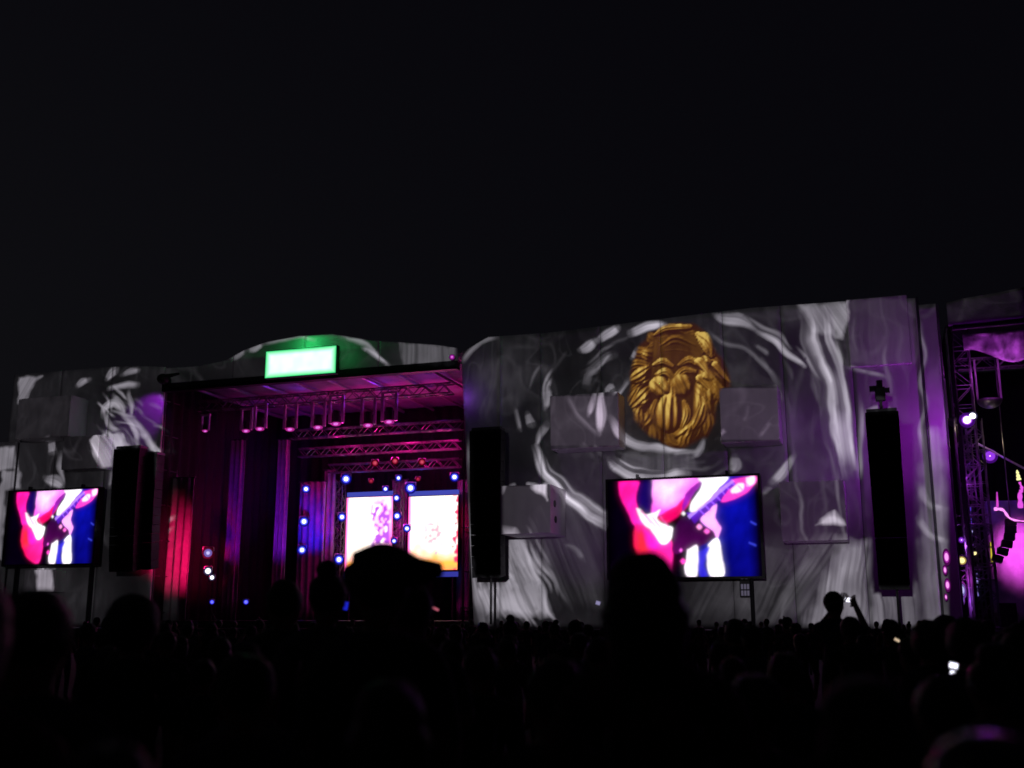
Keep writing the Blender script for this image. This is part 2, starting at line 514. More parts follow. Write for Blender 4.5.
def patch(pts, amt, soft=4, grain=.5, ang=0.0, gfreq=4.0, fade=None, off=0.0, hue=None):
    """a filled patch of light with drag marks along angle ang (0 = upright)"""
    global lum
    X, Z = (WX, WZ) if off else (WX + warpx * .4, WZ + warpz * .4)
    sd = sd_poly(X, Z, [behind(*p, off) for p in pts])
    ca, sa = math.cos(ang), math.sin(ang)
    qx = X * ca + Z * sa; qz = Z * ca - X * sa
    st = np.clip(.4 * vnoise(qx * gfreq * .7 + 3, qz * .12, 21) + .35 * vnoise(qx * gfreq * 1.9 + 3, qz * .2, 25) + .25 * vnoise(qx * gfreq * 3.6, qz * .3, 26), 0, 1) * 1.9 - .4
    st = np.clip(st, 0, 1)
    g = (1 - grain) + grain * 1.1 * st * (.6 + .8 * vnoise(X * 1.3, Z * 1.3, 22)) + .3 * grain * vnoise((X * ca + Z * sa) * gfreq * 5, (Z * ca - X * sa) * .9, 23)
    if not off: sd = sd + (vnoise(X * 3, Z * 3, 24) - .5) * .2
    c = cover(sd, soft * PXM)
    if fade is not None:
        f0, f1 = fade; z0, z1 = wp(*f0)[1], wp(*f1)[1]
        c = c * np.clip((WZ - z1) / (z0 - z1), 0, 1)
    if hue is not None: tint[:] = tint * (1 - c[..., None]) + np.array(hue) * c[..., None]
    lum = np.maximum(lum, amt * c * g)

# faint mottling of the whole picture
lum *= .35 + 1.5 * vnoise(WX * .35, WZ * .35, 1) * (.5 + .9 * vnoise(WX * 1.1, WZ * 1.1, 2)) * (.7 + .6 * vnoise(WX * 5, WZ * 2, 8))
patch([(700, 540), (840, 540), (815, 625), (690, 620)], .040, soft=30, grain=.7, ang=-.5)
patch([(550, 396), (619, 396), (619, 446), (550, 446)], .031, soft=1.5, grain=.12, off=1.5, hue=(1, .88, 1.06))
patch([(719, 388), (780, 388), (780, 440), (719, 440)], .036, soft=1.5, grain=.12, off=1.7, hue=(1, .82, 1.08))
patch([(500, 486), (551, 486), (551, 533), (500, 533)], .025, soft=1.5, grain=.15, off=2.6)
patch([(779, 482), (848, 482), (848, 540), (779, 540)], .013, soft=1.5, grain=.08, off=1.6)
patch([(19, 399), (68, 399), (68, 436), (19, 436)], .012, soft=1.5, grain=.3, off=1.5)
patch([(625, 452), (690, 454), (700, 470), (615, 470)], .085, soft=5, grain=.4)
patch([(552, 470), (600, 520), (604, 605), (560, 610), (524, 540)], .036, soft=20, grain=.7, ang=.4)
patch([(846, 300), (916, 298), (918, 365), (846, 365)], .026, soft=4, grain=.4)
def veins(freq, seed, sharp):
    wx = (vnoise(WX * .5, WZ * .5, seed) - .5) * 3.2; wz = (vnoise(WX * .5 + 7, WZ * .5, seed + 1) - .5) * 3.2
    n = vnoise((WX + wx) * freq + 40, (WZ + wz) * freq * .6, seed + 2)
    return np.clip(1 - np.abs(n - .5) * 2 * sharp, 0, 1)
area = np.clip(vnoise(WX * .22 + 3, WZ * .3, 40) * 2.2 - .75, 0, 1)
lum += .024 * veins(.55, 41, 5) * area * (.4 + .6 * vnoise(WX * 6, WZ * 2, 47)) + .012 * veins(1.3, 44, 5) * area
# --- right of the main stage: broken ring round the head
streak([(580, 350), (588, 346), (596, 341)], [5, 8, 6], .55)
streak([(600, 340), (608, 335), (616, 330)], [6, 9, 6], .65)
streak([(630, 334), (645, 329), (664, 326)], [7, 9, 6], .80)
streak([(713, 313), (735, 319), (757, 331)], [4, 12, 4], .38)
streak([(757, 331), (780, 346), (805, 366)], [4, 8, 3], .60)
streak([(745, 318), (775, 332), (792, 345)], [3, 6, 3], .22)
streak([(706, 331), (745, 350), (782, 382)], 3, .10)
streak([(585, 372), (600, 362), (615, 357)], 9, .11)
streak([(585, 385), (588, 372), (598, 368)], 7, .13)
streak([(633, 356), (637, 350)], [4, 7], .60)
streak([(608, 393), (612, 388), (614, 391)], 7, .48)
streak([(629, 380), (625, 390), (619, 400)], 3.5, .36)
streak([(552, 391), (549, 402), (546, 408)], [2, 6, 4], .36)
streak([(529, 414), (533, 424)], [5, 8], .34)
streak([(515, 408), (519, 420), (522, 430)], 4, .18)
streak([(546, 424), (541, 434), (538, 445)], [7, 5, 3], .34)
streak([(537, 448), (546, 466), (560, 484), (580, 503), (606, 520)], [7, 12, 15, 17, 18], .40, grain=.6, gfreq=4)
streak([(538, 446), (549, 470), (566, 493), (588, 513)], 3, .62, grain=.3)
streak([(612, 424), (624, 438), (642, 446), (664, 450), (690, 451)], [5, 9, 7, 5, 4], .45)
streak([(702, 440), (698, 450), (693, 457)], [3, 6, 4], .42)
streak([(612, 461), (622, 470), (650, 474), (688, 474)], [8, 14, 12, 7], .52, grain=.6)
streak([(737, 458), (738, 466), (735, 473)], [5, 8, 4], .40)
streak([(796, 457), (784, 468), (771, 481)], [5, 10, 7], .46)
streak([(768, 486), (764, 494)], 4, .22)
patch([(799, 304), (851, 300), (846, 322), (842, 338), (812, 330)], .36, grain=.6, ang=.5)
streak([(815, 316), (826, 356), (838, 410), (848, 470)], [30, 26, 22, 16], .27, soft=7, grain=.8, gfreq=4)
streak([(808, 308), (822, 350), (834, 408), (842, 462)], 4, .42, grain=.5)
streak([(836, 330), (842, 372), (850, 420), (857, 470)], 4, .34, grain=.6)
streak([(846, 366), (868, 373), (886, 378)], 4, .20)
streak([(863, 398), (863, 440), (862, 478)], 5, .26, grain=.6)
streak([(866, 411), (880, 408), (893, 412)], [5, 8, 5], .44)
patch([(818, 529), (835, 515), (848, 528)], .50)
patch([(838, 541), (868, 541), (872, 630), (803, 630)], .26, soft=10, grain=.85, ang=-.18, gfreq=5)
patch([(800, 545), (838, 541), (812, 612), (770, 622)], .10, soft=14, grain=.8, ang=-.6)
patch([(866, 585), (917, 585), (917, 634), (866, 634)], .19, soft=10, grain=.85, ang=.05, gfreq=6)
patch([(920, 430), (945, 430), (948, 634), (920, 634)], .17, soft=8, grain=.8, gfreq=3)
streak([(920, 486), (932, 500), (946, 506)], 6, .32); streak([(920, 516), (933, 534), (946, 540)], 6, .36)
streak([(923, 320), (923, 450)], 3, .14)
# --- beside the opening
streak([(467, 432), (466, 480), (468, 530), (474, 575), (483, 612)], [5, 8, 9, 13, 22], .30, soft=4, grain=.5)
patch([(506, 532), (520, 534), (552, 614), (486, 614), (474, 590), (505, 582)], .42, soft=7, grain=.75, ang=.35, gfreq=4)
streak([(522, 538), (534, 572), (551, 612)], 3, .40)
streak([(460, 362), (474, 347), (496, 337)], [4, 6, 4], .26)
patch([(529, 484), (551, 484), (552, 506)], .46); patch([(499, 485), (514, 486), (508, 500), (499, 500)], .24)
streak([(566, 546), (578, 552), (584, 560)], [3, 5, 5], .14)
streak([(597, 396), (593, 410), (590, 420)], [4, 7, 3], .34)
streak([(604, 396), (603, 418), (602, 438)], [4, 11, 5], .52)
streak([(572, 400), (580, 420), (600, 440)], 4, .10)
# thin bright filaments that follow the large shapes
fr = random.Random(21)
for _ in range(70):
    a0 = fr.uniform(0, 6.283); rr = fr.uniform(62, 150); sp = fr.uniform(.10, .45); ex = fr.uniform(.8, 1.0)
    if -2.6 < math.atan2(math.sin(a0), math.cos(a0)) < -.3 and fr.random() < .5: continue
    pts = [(672 + rr * math.cos(a0 + sp * t) * 1.02, 405 + rr * ex * math.sin(a0 + sp * t) * .80) for t in (0, .33, .66, 1)]
    if any(598 < p[0] < 770 and p[1] > 478 or p[1] < 312 + (760 - p[0]) * .1 for p in pts): continue
    streak(pts, [1, fr.uniform(1.5, 4), fr.uniform(1.5, 4), 1], fr.choice((.02, .03, .05, .09, .22)), grain=.4)
for _ in range(60):
    u = fr.uniform(786, 944); v = fr.uniform(310, 600); L = fr.uniform(20, 90); lean = fr.uniform(.05, .22) * (1 if u < 860 else .4)
    if v > 540 and u < 850: lean = -fr.uniform(.2, .7)
    pts = [(u, v), (u + lean * L * .5 + fr.uniform(-2, 2), v + L * .5), (u + lean * L, v + L)]
    streak(pts, [1, fr.uniform(1.2, 3), 1], fr.choice((.015, .025, .04, .08)), grain=.4)
for _ in range(34):
    u = fr.uniform(476, 545); v = fr.uniform(530, 590); L = fr.uniform(18, 50)
    streak([(u, v), (u + L * .22, v + L * .5), (u + L * .5, v + L)], [1, fr.uniform(1.5, 3), 1], fr.choice((.10, .2, .3)), grain=.4)
for _ in range(40):
    u = fr.uniform(92, 160); v = fr.uniform(375, 455); L = fr.uniform(8, 30); a0 = fr.uniform(.3, 1.3)
    streak([(u, v), (u + L * .5 * math.cos(a0) + 2, v + L * .5 * math.sin(a0)), (u + L * math.cos(a0), v + L * math.sin(a0) * .9)], [1, fr.uniform(1.5, 3.5), 1], fr.choice((.06, .10, .2, .32)), grain=.4)
# --- left wall: the swirl
patch([(18, 377), (42, 376), (30, 390), (25, 402), (18, 402)], .26, ang=-.6)
streak([(77, 386), (83, 381), (89, 378)], [5, 8, 5], .42)
streak([(107, 377), (111, 373), (117, 370)], [6, 10, 7], .40)
streak([(123, 374), (131, 371), (139, 370)], [4, 8, 6], .36)
streak([(109, 387), (124, 384), (138, 384)], [4, 6, 5], .40)
streak([(116, 394), (122, 402), (124, 412)], [5, 8, 4], .44)
streak([(131, 389), (132, 402), (131, 414)], [4, 6, 3], .34)
streak([(102, 416), (105, 406), (115, 401), (122, 408)], [6, 9, 8, 5], .46)
streak([(106, 412), (110, 423), (118, 430)], [7, 8, 4], .40)
streak([(128, 412), (140, 428), (154, 446), (163, 464), (161, 476), (157, 484)], [4, 7, 6, 6, 6, 3], .40)
streak([(122, 410), (131, 424), (138, 440)], [4, 8, 5], .46)
patch([(94, 442), (106, 431), (122, 434), (129, 446), (114, 449), (110, 466), (104, 470), (97, 456)], .48, grain=.7, ang=.6, gfreq=5)
streak([(141, 444), (148, 452)], 5, .30); streak([(168, 438), (166, 452)], 4, .24)
streak([(135, 462), (135, 488)], 3, .26); streak([(110, 470), (111, 484)], 4, .24)
streak([(53, 440), (54, 450)], [8, 7], .36); streak([(59, 452), (58, 468), (64, 486)], [4, 7, 3], .24)
streak([(45, 475), (54, 482), (62, 489)], [6, 12, 6], .40)
patch([(-6, 448), (16, 448), (18, 470), (-6, 472)], .26, grain=.7)
patch([(4, 472), (22, 472), (20, 488), (8, 492), (3, 560), (-8, 562)], .24, grain=.5)
streak([(100, 524), (102, 535)], [9, 10], .40); streak([(150, 528), (170, 514)], 6, .40); streak([(152, 537), (168, 527)], 5, .34)
patch([(38, 568), (55, 569), (55, 592), (40, 592)], .32)
# --- header
streak([(232, 360), (237, 357), (243, 354)], [5, 7, 4], .30)
streak([(247, 352), (254, 349), (261, 345)], [5, 8, 5], .42)
streak([(262, 344), (285, 340), (312, 338)], 4, .26)
streak([(340, 336), (362, 342), (380, 355)], [3, 5, 3], .28); streak([(362, 347), (376, 354), (389, 364)], [2, 5, 3], .42)
patch([(399, 342), (456, 346), (456, 366), (404, 366)], .115, grain=.6)

# the show leaves the stage openings black
def cut(pts, off=0.0):
    global lum
    lum = lum * (1 - cover(sd_poly(WX, WZ, [behind(*p, off) for p in pts]), .15))
cut([(172, 388), (457, 367), (468, 430), (464, 625), (174, 625)])
cut([(949, 327), (1060, 315), (1060, 660), (949, 660)])
cut([(866, 414), (911, 414), (911, 586), (870, 586)], 3.3); cut([(473, 432), (503, 432), (503, 575), (475, 575)], 2.5)
cut([(115, 450), (153, 450), (153, 568), (115, 568)], 2.5)
RGB = lum[..., None] * tint
# --- golden head
def gold():
    """the projected picture of a carved golden head: a relief of curls, lit from the upper left"""
    global RGB
    X, Z = WX + warpx * .15, WZ + warpz * .15
    out = [(664, 326), (680, 322), (696, 326), (709, 336), (716, 352), (725, 364), (732, 382), (724, 393), (717, 408), (713, 428),
           (696, 443), (676, 448), (656, 440), (640, 424), (630, 402), (630, 378), (637, 352), (650, 333)]
    sd = sd_poly(X, Z, smooth_line([wp(*p) for p in out + out[:1]], 4)[:-1])
    c = cover(sd + (vnoise(X * 2.5, Z * 2.5, 35) - .5) * .2, 3.5 * PXM)[..., None]
    sel = sd < .3
    x, z = X[sel], Z[sel]
    H = np.full(x.shape, -.2)
    def curl(pts, wid, h):
        """a lock of hair: a half-round ridge along pts"""
        nonlocal H
        ws = wid if isinstance(wid, (list, tuple)) else [wid] * len(pts)
        Q = smooth_line([(*wp(*p), w_ * PXM / 2) for p, w_ in zip(pts, ws)], 4)
        for a, b in zip(Q[:-1], Q[1:]):
            ex, ez = b[0] - a[0], b[1] - a[1]
            tt = np.clip(((x - a[0]) * ex + (z - a[1]) * ez) / (ex * ex + ez * ez + 1e-9), 0, 1)
            d = np.hypot(x - a[0] - tt * ex, z - a[1] - tt * ez); r = a[2] + (b[2] - a[2]) * tt
            sg = ((x - a[0]) * ez - (z - a[1]) * ex) / (math.hypot(ex, ez) + 1e-9)
            strand = .16 * r * np.cos(sg / (r + 1e-6) * 9.0 + 1.0) * np.clip(1 - (d / r) ** 2, 0, 1)
            H = np.where(d < r, np.maximum(H, h + r * .72 * np.sqrt(np.clip(1 - (d / r) ** 2, 0, 1)) + strand), H)
    r_ = random.Random(11)
    for ring, cnt, w0 in ((1.00, 20, 13), (.80, 17, 14), (.60, 12, 13)):              # mane, outer locks first
        for q in range(cnt):
            a0 = 2 * math.pi * (q + r_.random() * .6) / cnt
            cx, cy = 676 + 45 * ring * math.cos(a0), 387 + 56 * ring * math.sin(a0)
            tw = a0 + (.75 if math.cos(a0) > 0 else -.75) + r_.uniform(-.3, .3); L = r_.uniform(18, 30); cu = r_.choice((-.6, .5, .8))
            p0 = (cx - L * .5 * math.cos(tw), cy - L * .5 * math.sin(tw)); p2 = (cx + L * .5 * math.cos(tw + cu), cy + L * .5 * math.sin(tw + cu))
            curl([p0, (cx + 2 * math.cos(tw + 1.6), cy + 2 * math.sin(tw + 1.6)), p2], [w0 * .6, w0 * r_.uniform(.7, 1.1), w0 * .2], r_.uniform(-.20, .14) + .16 * (1 - ring))
    # the face is cut back, then built up again
    face = sd_poly(x, z, smooth_line([wp(*p) for p in ((652, 338), (676, 331), (702, 338), (704, 362), (697, 388), (692, 420), (668, 432), (652, 418), (648, 388), (650, 360), (652, 338))], 4)[:-1])
    fk = cover(face, .30)
    H = H * (1 - fk) + fk * (-.06 + .10 * np.clip((z - wp(676, 400)[1]) / 3, -1, 1))
    curl([(662, 345), (676, 338), (694, 345)], [10, 14, 10], -.16); curl([(657, 352), (678, 350), (700, 355)], [6, 8, 6], -.12)
    curl([(655, 335), (667, 328), (690, 327)], [3, 7, 5], .22); curl([(698, 335), (709, 343), (712, 354)], [6, 16, 8], .20)
    curl([(654, 365), (663, 361), (673, 366)], [3, 7, 4], .16); curl([(680, 365), (690, 360), (700, 367)], [4, 8, 3], .16)      # brows
    curl([(657, 375), (666, 372), (675, 378), (684, 371), (695, 372)], [4, 8, 6, 8, 4], .10)
    curl([(659, 386), (662, 389)], [18, 17], .06); curl([(681, 383), (683, 387)], [18, 17], .07)      # cheeks
    curl([(671, 380), (671, 392), (670, 402)], [5, 9, 13], .08); curl([(669, 402), (668, 412), (668, 422)], [17, 21, 20], .10)   # broad muzzle
    curl([(656, 402), (653, 414), (658, 426)], [5, 9, 5], .02); curl([(684, 402), (687, 414), (682, 427)], [5, 9, 5], .03)
    curl([(700, 362), (712, 378)], [9, 4], .26); curl([(716, 365), (730, 382)], [7, 3], .22); curl([(700, 379), (714, 393)], [8, 4], .24); curl([(708, 372), (724, 390)], [6, 3], .20)
    Hf = np.zeros(X.shape); Hf[sel] = H
    gz_, gx_ = np.gradient(Hf, gz[1] - gz[0], gx[1] - gx[0])
    nx, nz = -gx_ * .8, -gz_ * .8
    inv = 1 / np.sqrt(nx ** 2 + nz ** 2 + 1)
    cx, cz = wp(674, 384)
    rx, rz = (X - cx) / 3.0, (Z - cz) / 3.9
    dif = np.clip((-.40 * nx + .62 * nz + .42) * inv, 0, 1)
    form = np.clip(.92 - .62 * (rx ** 2 + rz ** 2) + .26 * rz + .12 * rx + .55 * np.exp(-((X - cx) ** 2 + (Z - cz + .8) ** 2) / 1.6), .22, 1.25)
    deep = np.clip((Hf + .05) / .33, 0.05, 1)
    tone = dif ** 1.4 * form * deep * (.55 + .9 * vnoise(X * 7, Z * 2.2, 32)) * (.35 + 1.3 * vnoise(X * .8, Z * .8, 34)) * 1.8
    lo = np.array([.050, .012, .005]); md = np.array([.36, .16, .022]); hi = np.array([1.0, .68, .15])
    q = np.clip(tone, 0, 1)[..., None]
    colr = np.where(q < .38, lo + (md - lo) * (q / .38), md + (hi - md) * ((q - .38) / .62))
    RGB = RGB * (1 - c) + colr * .78 * c
gold()
RGB = np.clip(RGB, 0, 1)
edge = np.minimum.reduce([WX - PX0, PX1 - WX, WZ - PZ0, PZ1 - WZ])
RGB *= np.clip(edge / .3, 0, 1)[..., None]
comp = (1 + ((WX - PROJ.x) ** 2 + (WZ - PROJ.z) ** 2) / PROJ.y ** 2) ** 1.5        # evens out the throw, as the machine does
RGB = np.clip(RGB * np.minimum(comp, 2.0)[..., None] / 1.15, 0, 1)

tw = thing('projector_tower', 'scaffold tower carrying the projector behind the crowd', 'tower', (PROJ.x, PROJ.y, 0))
bm = bmesh.new()
for sx in (-1, 1):
    for sy in (-1, 1): bar(bm, (sx, sy, 0), (sx, sy, PROJ.z + .5), .05)
for z in np.arange(1, PROJ.z - 1, 1.6):
    for sx in (-1, 1): bar(bm, (sx, -1, z), (sx, 1, z + 1.2), .03, 6); bar(bm, (-1, sx, z), (1, sx, z + 1.2), .03, 6)
obj('scaffold_frame', bm, M['steel'], tw)
bm = bmesh.new(); box(bm, (0, 0, PROJ.z - .95), (2.2, 2.2, .08)); obj('platform', bm, M['deck'], tw)
pj = thing('projector', 'large black projector on its tower aimed at the fabric wall', 'projector', PROJ)
SD = .8
def on_slide(X, Z):
    k = SD / (0 - PROJ.y)
    return ((X - PROJ.x) * k, SD, (Z - PROJ.z) * k)
sm = bpy.data.materials.new('slide_film'); sm.use_nodes = True
tt_ = sm.node_tree; tt_.nodes.clear()
o_ = tt_.nodes.new('ShaderNodeOutputMaterial'); tr_ = tt_.nodes.new('ShaderNodeBsdfTransparent'); a_ = tt_.nodes.new('ShaderNodeAttribute')
a_.attribute_name = 'pixels'
tt_.links.new(a_.outputs['Color'], tr_.inputs['Color']); tt_.links.new(tr_.outputs[0], o_.inputs['Surface'])
bl, br, tr, tl = on_slide(PX0, PZ0), on_slide(PX1, PZ0), on_slide(PX1, PZ1), on_slide(PX0, PZ1)
pixel_grid('slide', RGB, (bl, br, tr, tl), sm, pj)
bm = bmesh.new()
x0, x1, z0, z1 = bl[0], br[0], bl[2], tl[2]; B = .85; TH = .04
for c, s in (((0, .2, B), (2 * B, 1.4, TH)), ((0, .2, -B), (2 * B, 1.4, TH)), ((-B, .2, 0), (TH, 1.4, 2 * B)), ((B, .2, 0), (TH, 1.4, 2 * B)),
             ((0, -.5, 0), (2 * B, TH, 2 * B)),
             (((x0 - B) / 2, SD, 0), (B + x0, .01, 2 * B)), (((x1 + B) / 2, SD, 0), (B - x1, .01, 2 * B)),
             (((x0 + x1) / 2, SD, (z1 + B) / 2), (x1 - x0, .01, B - z1)), (((x0 + x1) / 2, SD, (z0 - B) / 2), (x1 - x0, .01, B + z0))):
    box(bm, c, s)
obj('housing', bm, M['black'], pj)
lamp('SPOT', 'projector_bulb', (0, 0, 0), (1, 1, 1), 290000, 0.0, (0, 1, 0), 112, .0).parent = pj

# ------------------------------------------------------------------ line arrays
def line_array(label, u0, v0, u1, v1, Y, n=14, curve=.5, cable_to=None, tops=True):
    a, b = at(u0, v0, Y), at(u1, v1, Y)
    wd = b.x - a.x; H = a.z - b.z
    t = thing('line_array', label, 'speaker array', (a.x + wd / 2, Y, b.z), 0, 'line arrays hung in front of the stages')
    h = H / n; ang = 0.0; z = H; y = 0.0
    for i in range(n):
        k = i / (n - 1)
        ang = -R(.5 + 11 * curve * k ** 2)
        rot = Matrix.Rotation(-ang, 3, 'X')
        wdi = wd * (1 - .10 * k)
        bm = bmesh.new(); box(bm, (0, 0, 0), (wdi, .7, h * .985)); bevel(bm, .012)
        for v in bm.verts:
            if v.co.y > 0: v.co.z *= .97
            v.co = rot @ v.co + Vector((0, y, z - h / 2))
        cab = obj('speaker_cabinet', bm, M['black'], t)
        bm = bmesh.new(); box(bm, (0, -.355, 0), (wdi * .9, .02, h * .9))
        for s in (-1, 1): box(bm, (s * wdi * .3, -.365, 0), (wdi * .24, .012, h * .8))
        for v in bm.verts: v.co = rot @ v.co + Vector((0, y, z - h / 2))
        obj('grille', bm, M['grille'], cab)
        z -= h * math.cos(ang); y += h * math.sin(-ang) * .8
    bm = bmesh.new(); box(bm, (0, .1, H + .09), (wd * .92, .7, .14)); bevel(bm, .02); obj('flying_frame', bm, M['steel'], t)
    if tops:
        bm = bmesh.new(); box(bm, (0, .1, H + .85), (.42, .36, .6)); bevel(bm, .05); box(bm, (-.28, .1, H + 1.1), (.3, .25, .22)); box(bm, (.26, .1, H + 1.0), (.28, .2, .2))
        bar(bm, (0, .1, H + .15), (0, .1, H + .6), .06); bar(bm, (0, .1, H + 1.1), (0, .1, H + 1.45), .14)
        obj('chain_hoist', bm, M['black'], t)
    if cable_to is not None:
        bm = bmesh.new(); bar(bm, (.1, y, .2), (.1, y, cable_to - b.z), .06); obj('tie_cable', bm, M['black'], t)
    return t
line_array('tall black line array over the right end of the fabric wall, with hoist on top', 865, 414, 912, 589, -3.0, 14, .6, 1.2)
line_array('black line array hanging at the right edge of the main stage opening', 472, 432, 503, 577, -2.2, 14, .7, 1.4, False)
line_array('black line array on the left wall, the longer of the pair', 118, 450, 135, 571, -2.4, 14, .7, None, False)
line_array('black line array on the left wall, the shorter one next to the stage', 142, 456, 153, 569, -1.6, 13, .7, None, False)

# ------------------------------------------------------------------ big screens
SQ = lambda x, y: ((x - 40) / 870 * 1.55, (y - 45) / 563)
def live_picture(h=150, wd=230):
    S, T = np.meshgrid(np.linspace(0, 1.55, wd), np.linspace(0, 1, h))
    wob = .006
    Sx = S + (vnoise(S * 18, T * 18, 50) - .5) * wob * 2; Ty = T + (vnoise(S * 18 + 5, T * 18, 51) - .5) * wob * 2
    img = np.zeros((h, wd, 3)); img[:] = lin((3, 0, 10))
    k = cover(S - 0, .1)[..., None]
    def fill(pts, c, soft=.02, c2=None, dirn=(0, 1), curve=True):
        nonlocal img
        P = [SQ(*p) for p in pts]
        if curve: P = smooth_line(P + P[:1], 4)[:-1]
        a = cover(sd_poly(Sx, Ty, P), soft)[..., None]
        col = np.ones_like(img) * lin(c)
        if c2 is not None:
            P = np.asarray(P); q = S * dirn[0] + T * dirn[1]; pp = P @ np.array(dirn)
            f = np.clip((q - pp.min()) / (pp.max() - pp.min() + 1e-9), 0, 1)[..., None]
            col = lin(c) * (1 - f) + lin(c2) * f
        img = img * (1 - a) + col * a
    # background light
    f = np.clip((S - .9) / .4, 0, 1) * np.clip((1.53 - S) / .1, 0, 1) * np.clip(1.15 - T * .75, 0, 1)
    img += f[..., None] * lin((6, 16, 190)) * .55
    fill([(215, 60), (310, 60), (300, 240), (225, 215), (205, 140)], (18, 4, 80), .06)
    fill([(600, 240), (690, 180), (720, 330), (700, 600), (560, 600), (560, 440)], (14, 14, 120), .06)
    fill([(105, 50), (225, 50), (212, 110), (206, 170), (240, 240), (310, 310), (205, 320), (150, 215), (112, 130)], (255, 18, 140), .025, (255, 40, 190), (1, .3))
    fill([(310, 48), (580, 48), (490, 165), (370, 245), (302, 250), (306, 150)], (255, 150, 255), .03, (255, 60, 225), (.4, 1))
    fill([(350, 60), (470, 60), (430, 150), (360, 170)], (255, 215, 255), .2)
    fill([(575, 48), (748, 48), (655, 150), (545, 245), (522, 200), (590, 95)], (255, 245, 255), .02)
    fill([(330, 272), (440, 205), (520, 140), (515, 190), (460, 250), (385, 300)], (225, 5, 95), .03)
    fill([(495, 140), (565, 72), (592, 80), (550, 130), (500, 205), (470, 245)], (130, 15, 150), .02)
    fill([(200, 295), (310, 325), (400, 390), (412, 500), (380, 600), (270, 560), (205, 470), (186, 390)], (225, 8, 75), .03, (255, 40, 170), (1, -.4))
    fill([(200, 350), (240, 350), (280, 420), (260, 470), (210, 460)], (245, 40, 60), .08)
    fill([(250, 330), (330, 390), (330, 440), (280, 440)], (255, 30, 190), .06)
    fill([(208, 208), (232, 212), (262, 246), (312, 238), (350, 220), (330, 272), (384, 312), (420, 332), (398, 398), (352, 420), (300, 350), (240, 288)], (255, 250, 255), .02)
    fill([(420, 345), (480, 265), (560, 300), (655, 350), (662, 382), (600, 425), (500, 455), (420, 470)], (34, 2, 44), .02, (70, 5, 70), (-.3, 1))
    fill([(600, 255), (672, 200), (664, 280), (692, 338), (668, 392), (648, 350), (580, 292)], (255, 160, 255), .02)
    fill([(500, 242), (562, 240), (640, 160), (752, 55), (785, 68), (772, 110), (690, 172), (602, 252), (545, 305)], (95, 25, 205), .015, (60, 8, 130), (.6, 1), False)
    for q in range(7):
        x, y = 575 + q * 30, 232 - q * 27
        fill([(x, y), (x + 5, y - 4), (x + 32, y + 26), (x + 27, y + 30)], (150, 80, 245), .012, None, (0, 1), False)
    fill([(765, 62), (892, 48), (894, 92), (850, 135), (780, 172), (700, 186), (735, 130), (785, 92)], (255, 60, 190), .02)
    fill([(800, 85), (830, 90), (820, 125), (770, 140), (760, 120)], (255, 235, 250), .02); fill([(845, 55), (890, 52), (888, 92), (850, 105)], (255, 215, 240), .02)
    fill([(500, 452), (560, 440), (546, 600), (480, 590)], (255, 240, 255), .02); fill([(615, 430), (672, 390), (696, 500), (696, 604), (622, 604), (606, 510)], (255, 245, 255), .02)
    fill([(560, 470), (620, 440), (612, 480), (590, 540), (605, 600), (560, 600)], (40, 30, 200), .03)
    for (x, y, r, c) in ((570, 325, 17, (255, 150, 220)), (612, 350, 15, (255, 100, 210)), (480, 248, 12, (255, 255, 255)), (460, 455, 10, (240, 90, 220)), (470, 520, 16, (255, 60, 190))):
        fill([(x - r, y), (x, y - r), (x + r, y), (x, y + r)], c, .02)
    fill([(860, 300), (885, 315), (886, 322), (860, 306)], (60, 70, 230), .02); fill([(850, 418), (880, 434), (880, 441), (850, 425)], (60, 70, 230), .02)
    for k_ in range(4):                                     # strings and frets
        o = k_ * 3.2
        fill([(505 + o, 262 + o * 1.4), (770 + o * .8, 62 + o), (771 + o * .8, 64 + o), (506 + o, 265 + o * 1.4)], (190, 140, 255), .008, None, (0, 1), False)
    for (x, y, x2, y2) in ((236, 222, 290, 300), (262, 250, 318, 318), (300, 262, 352, 330), (345, 262, 392, 318)):   # finger shadows
        fill([(x, y), (x + 5, y - 2), (x2 + 4, y2), (x2, y2 + 3)], (225, 70, 170), .018, None, (0, 1), False)
    for (x, y) in ((795, 100), (835, 80), (770, 140)):
        fill([(x, y), (x + 4, y - 3), (x + 26, y + 22), (x + 22, y + 26)], (220, 40, 170), .015, None, (0, 1), False)
    fold = vnoise(S * 7 + T * 5, T * 9, 55) * .6 + vnoise(S * 22, T * 16 + S * 9, 56) * .4
    img *= (.62 + .62 * fold)[..., None]
    img *= (.90 + .2 * np.random.RandomState(3).rand(h, wd))[..., None]
    img *= np.clip((S + .02) / .12, 0, 1)[..., None] * .9 + .1
    return img
def blur(a, n):
    for _ in range(n):
        p = np.pad(a, ((1, 1), (1, 1), (0, 0)), 'edge')
        a = (p[:-2, 1:-1] + p[2:, 1:-1] + p[1:-1, :-2] + p[1:-1, 2:] + 2 * a) / 6
    return a
PIC = live_picture()
PIC = np.clip(blur(PIC, 1) * .92 + blur(PIC, 50) * .14, 0, 1)  # the wide blur paints bloom into the picture
PM = picture('screen_picture', 1.55)

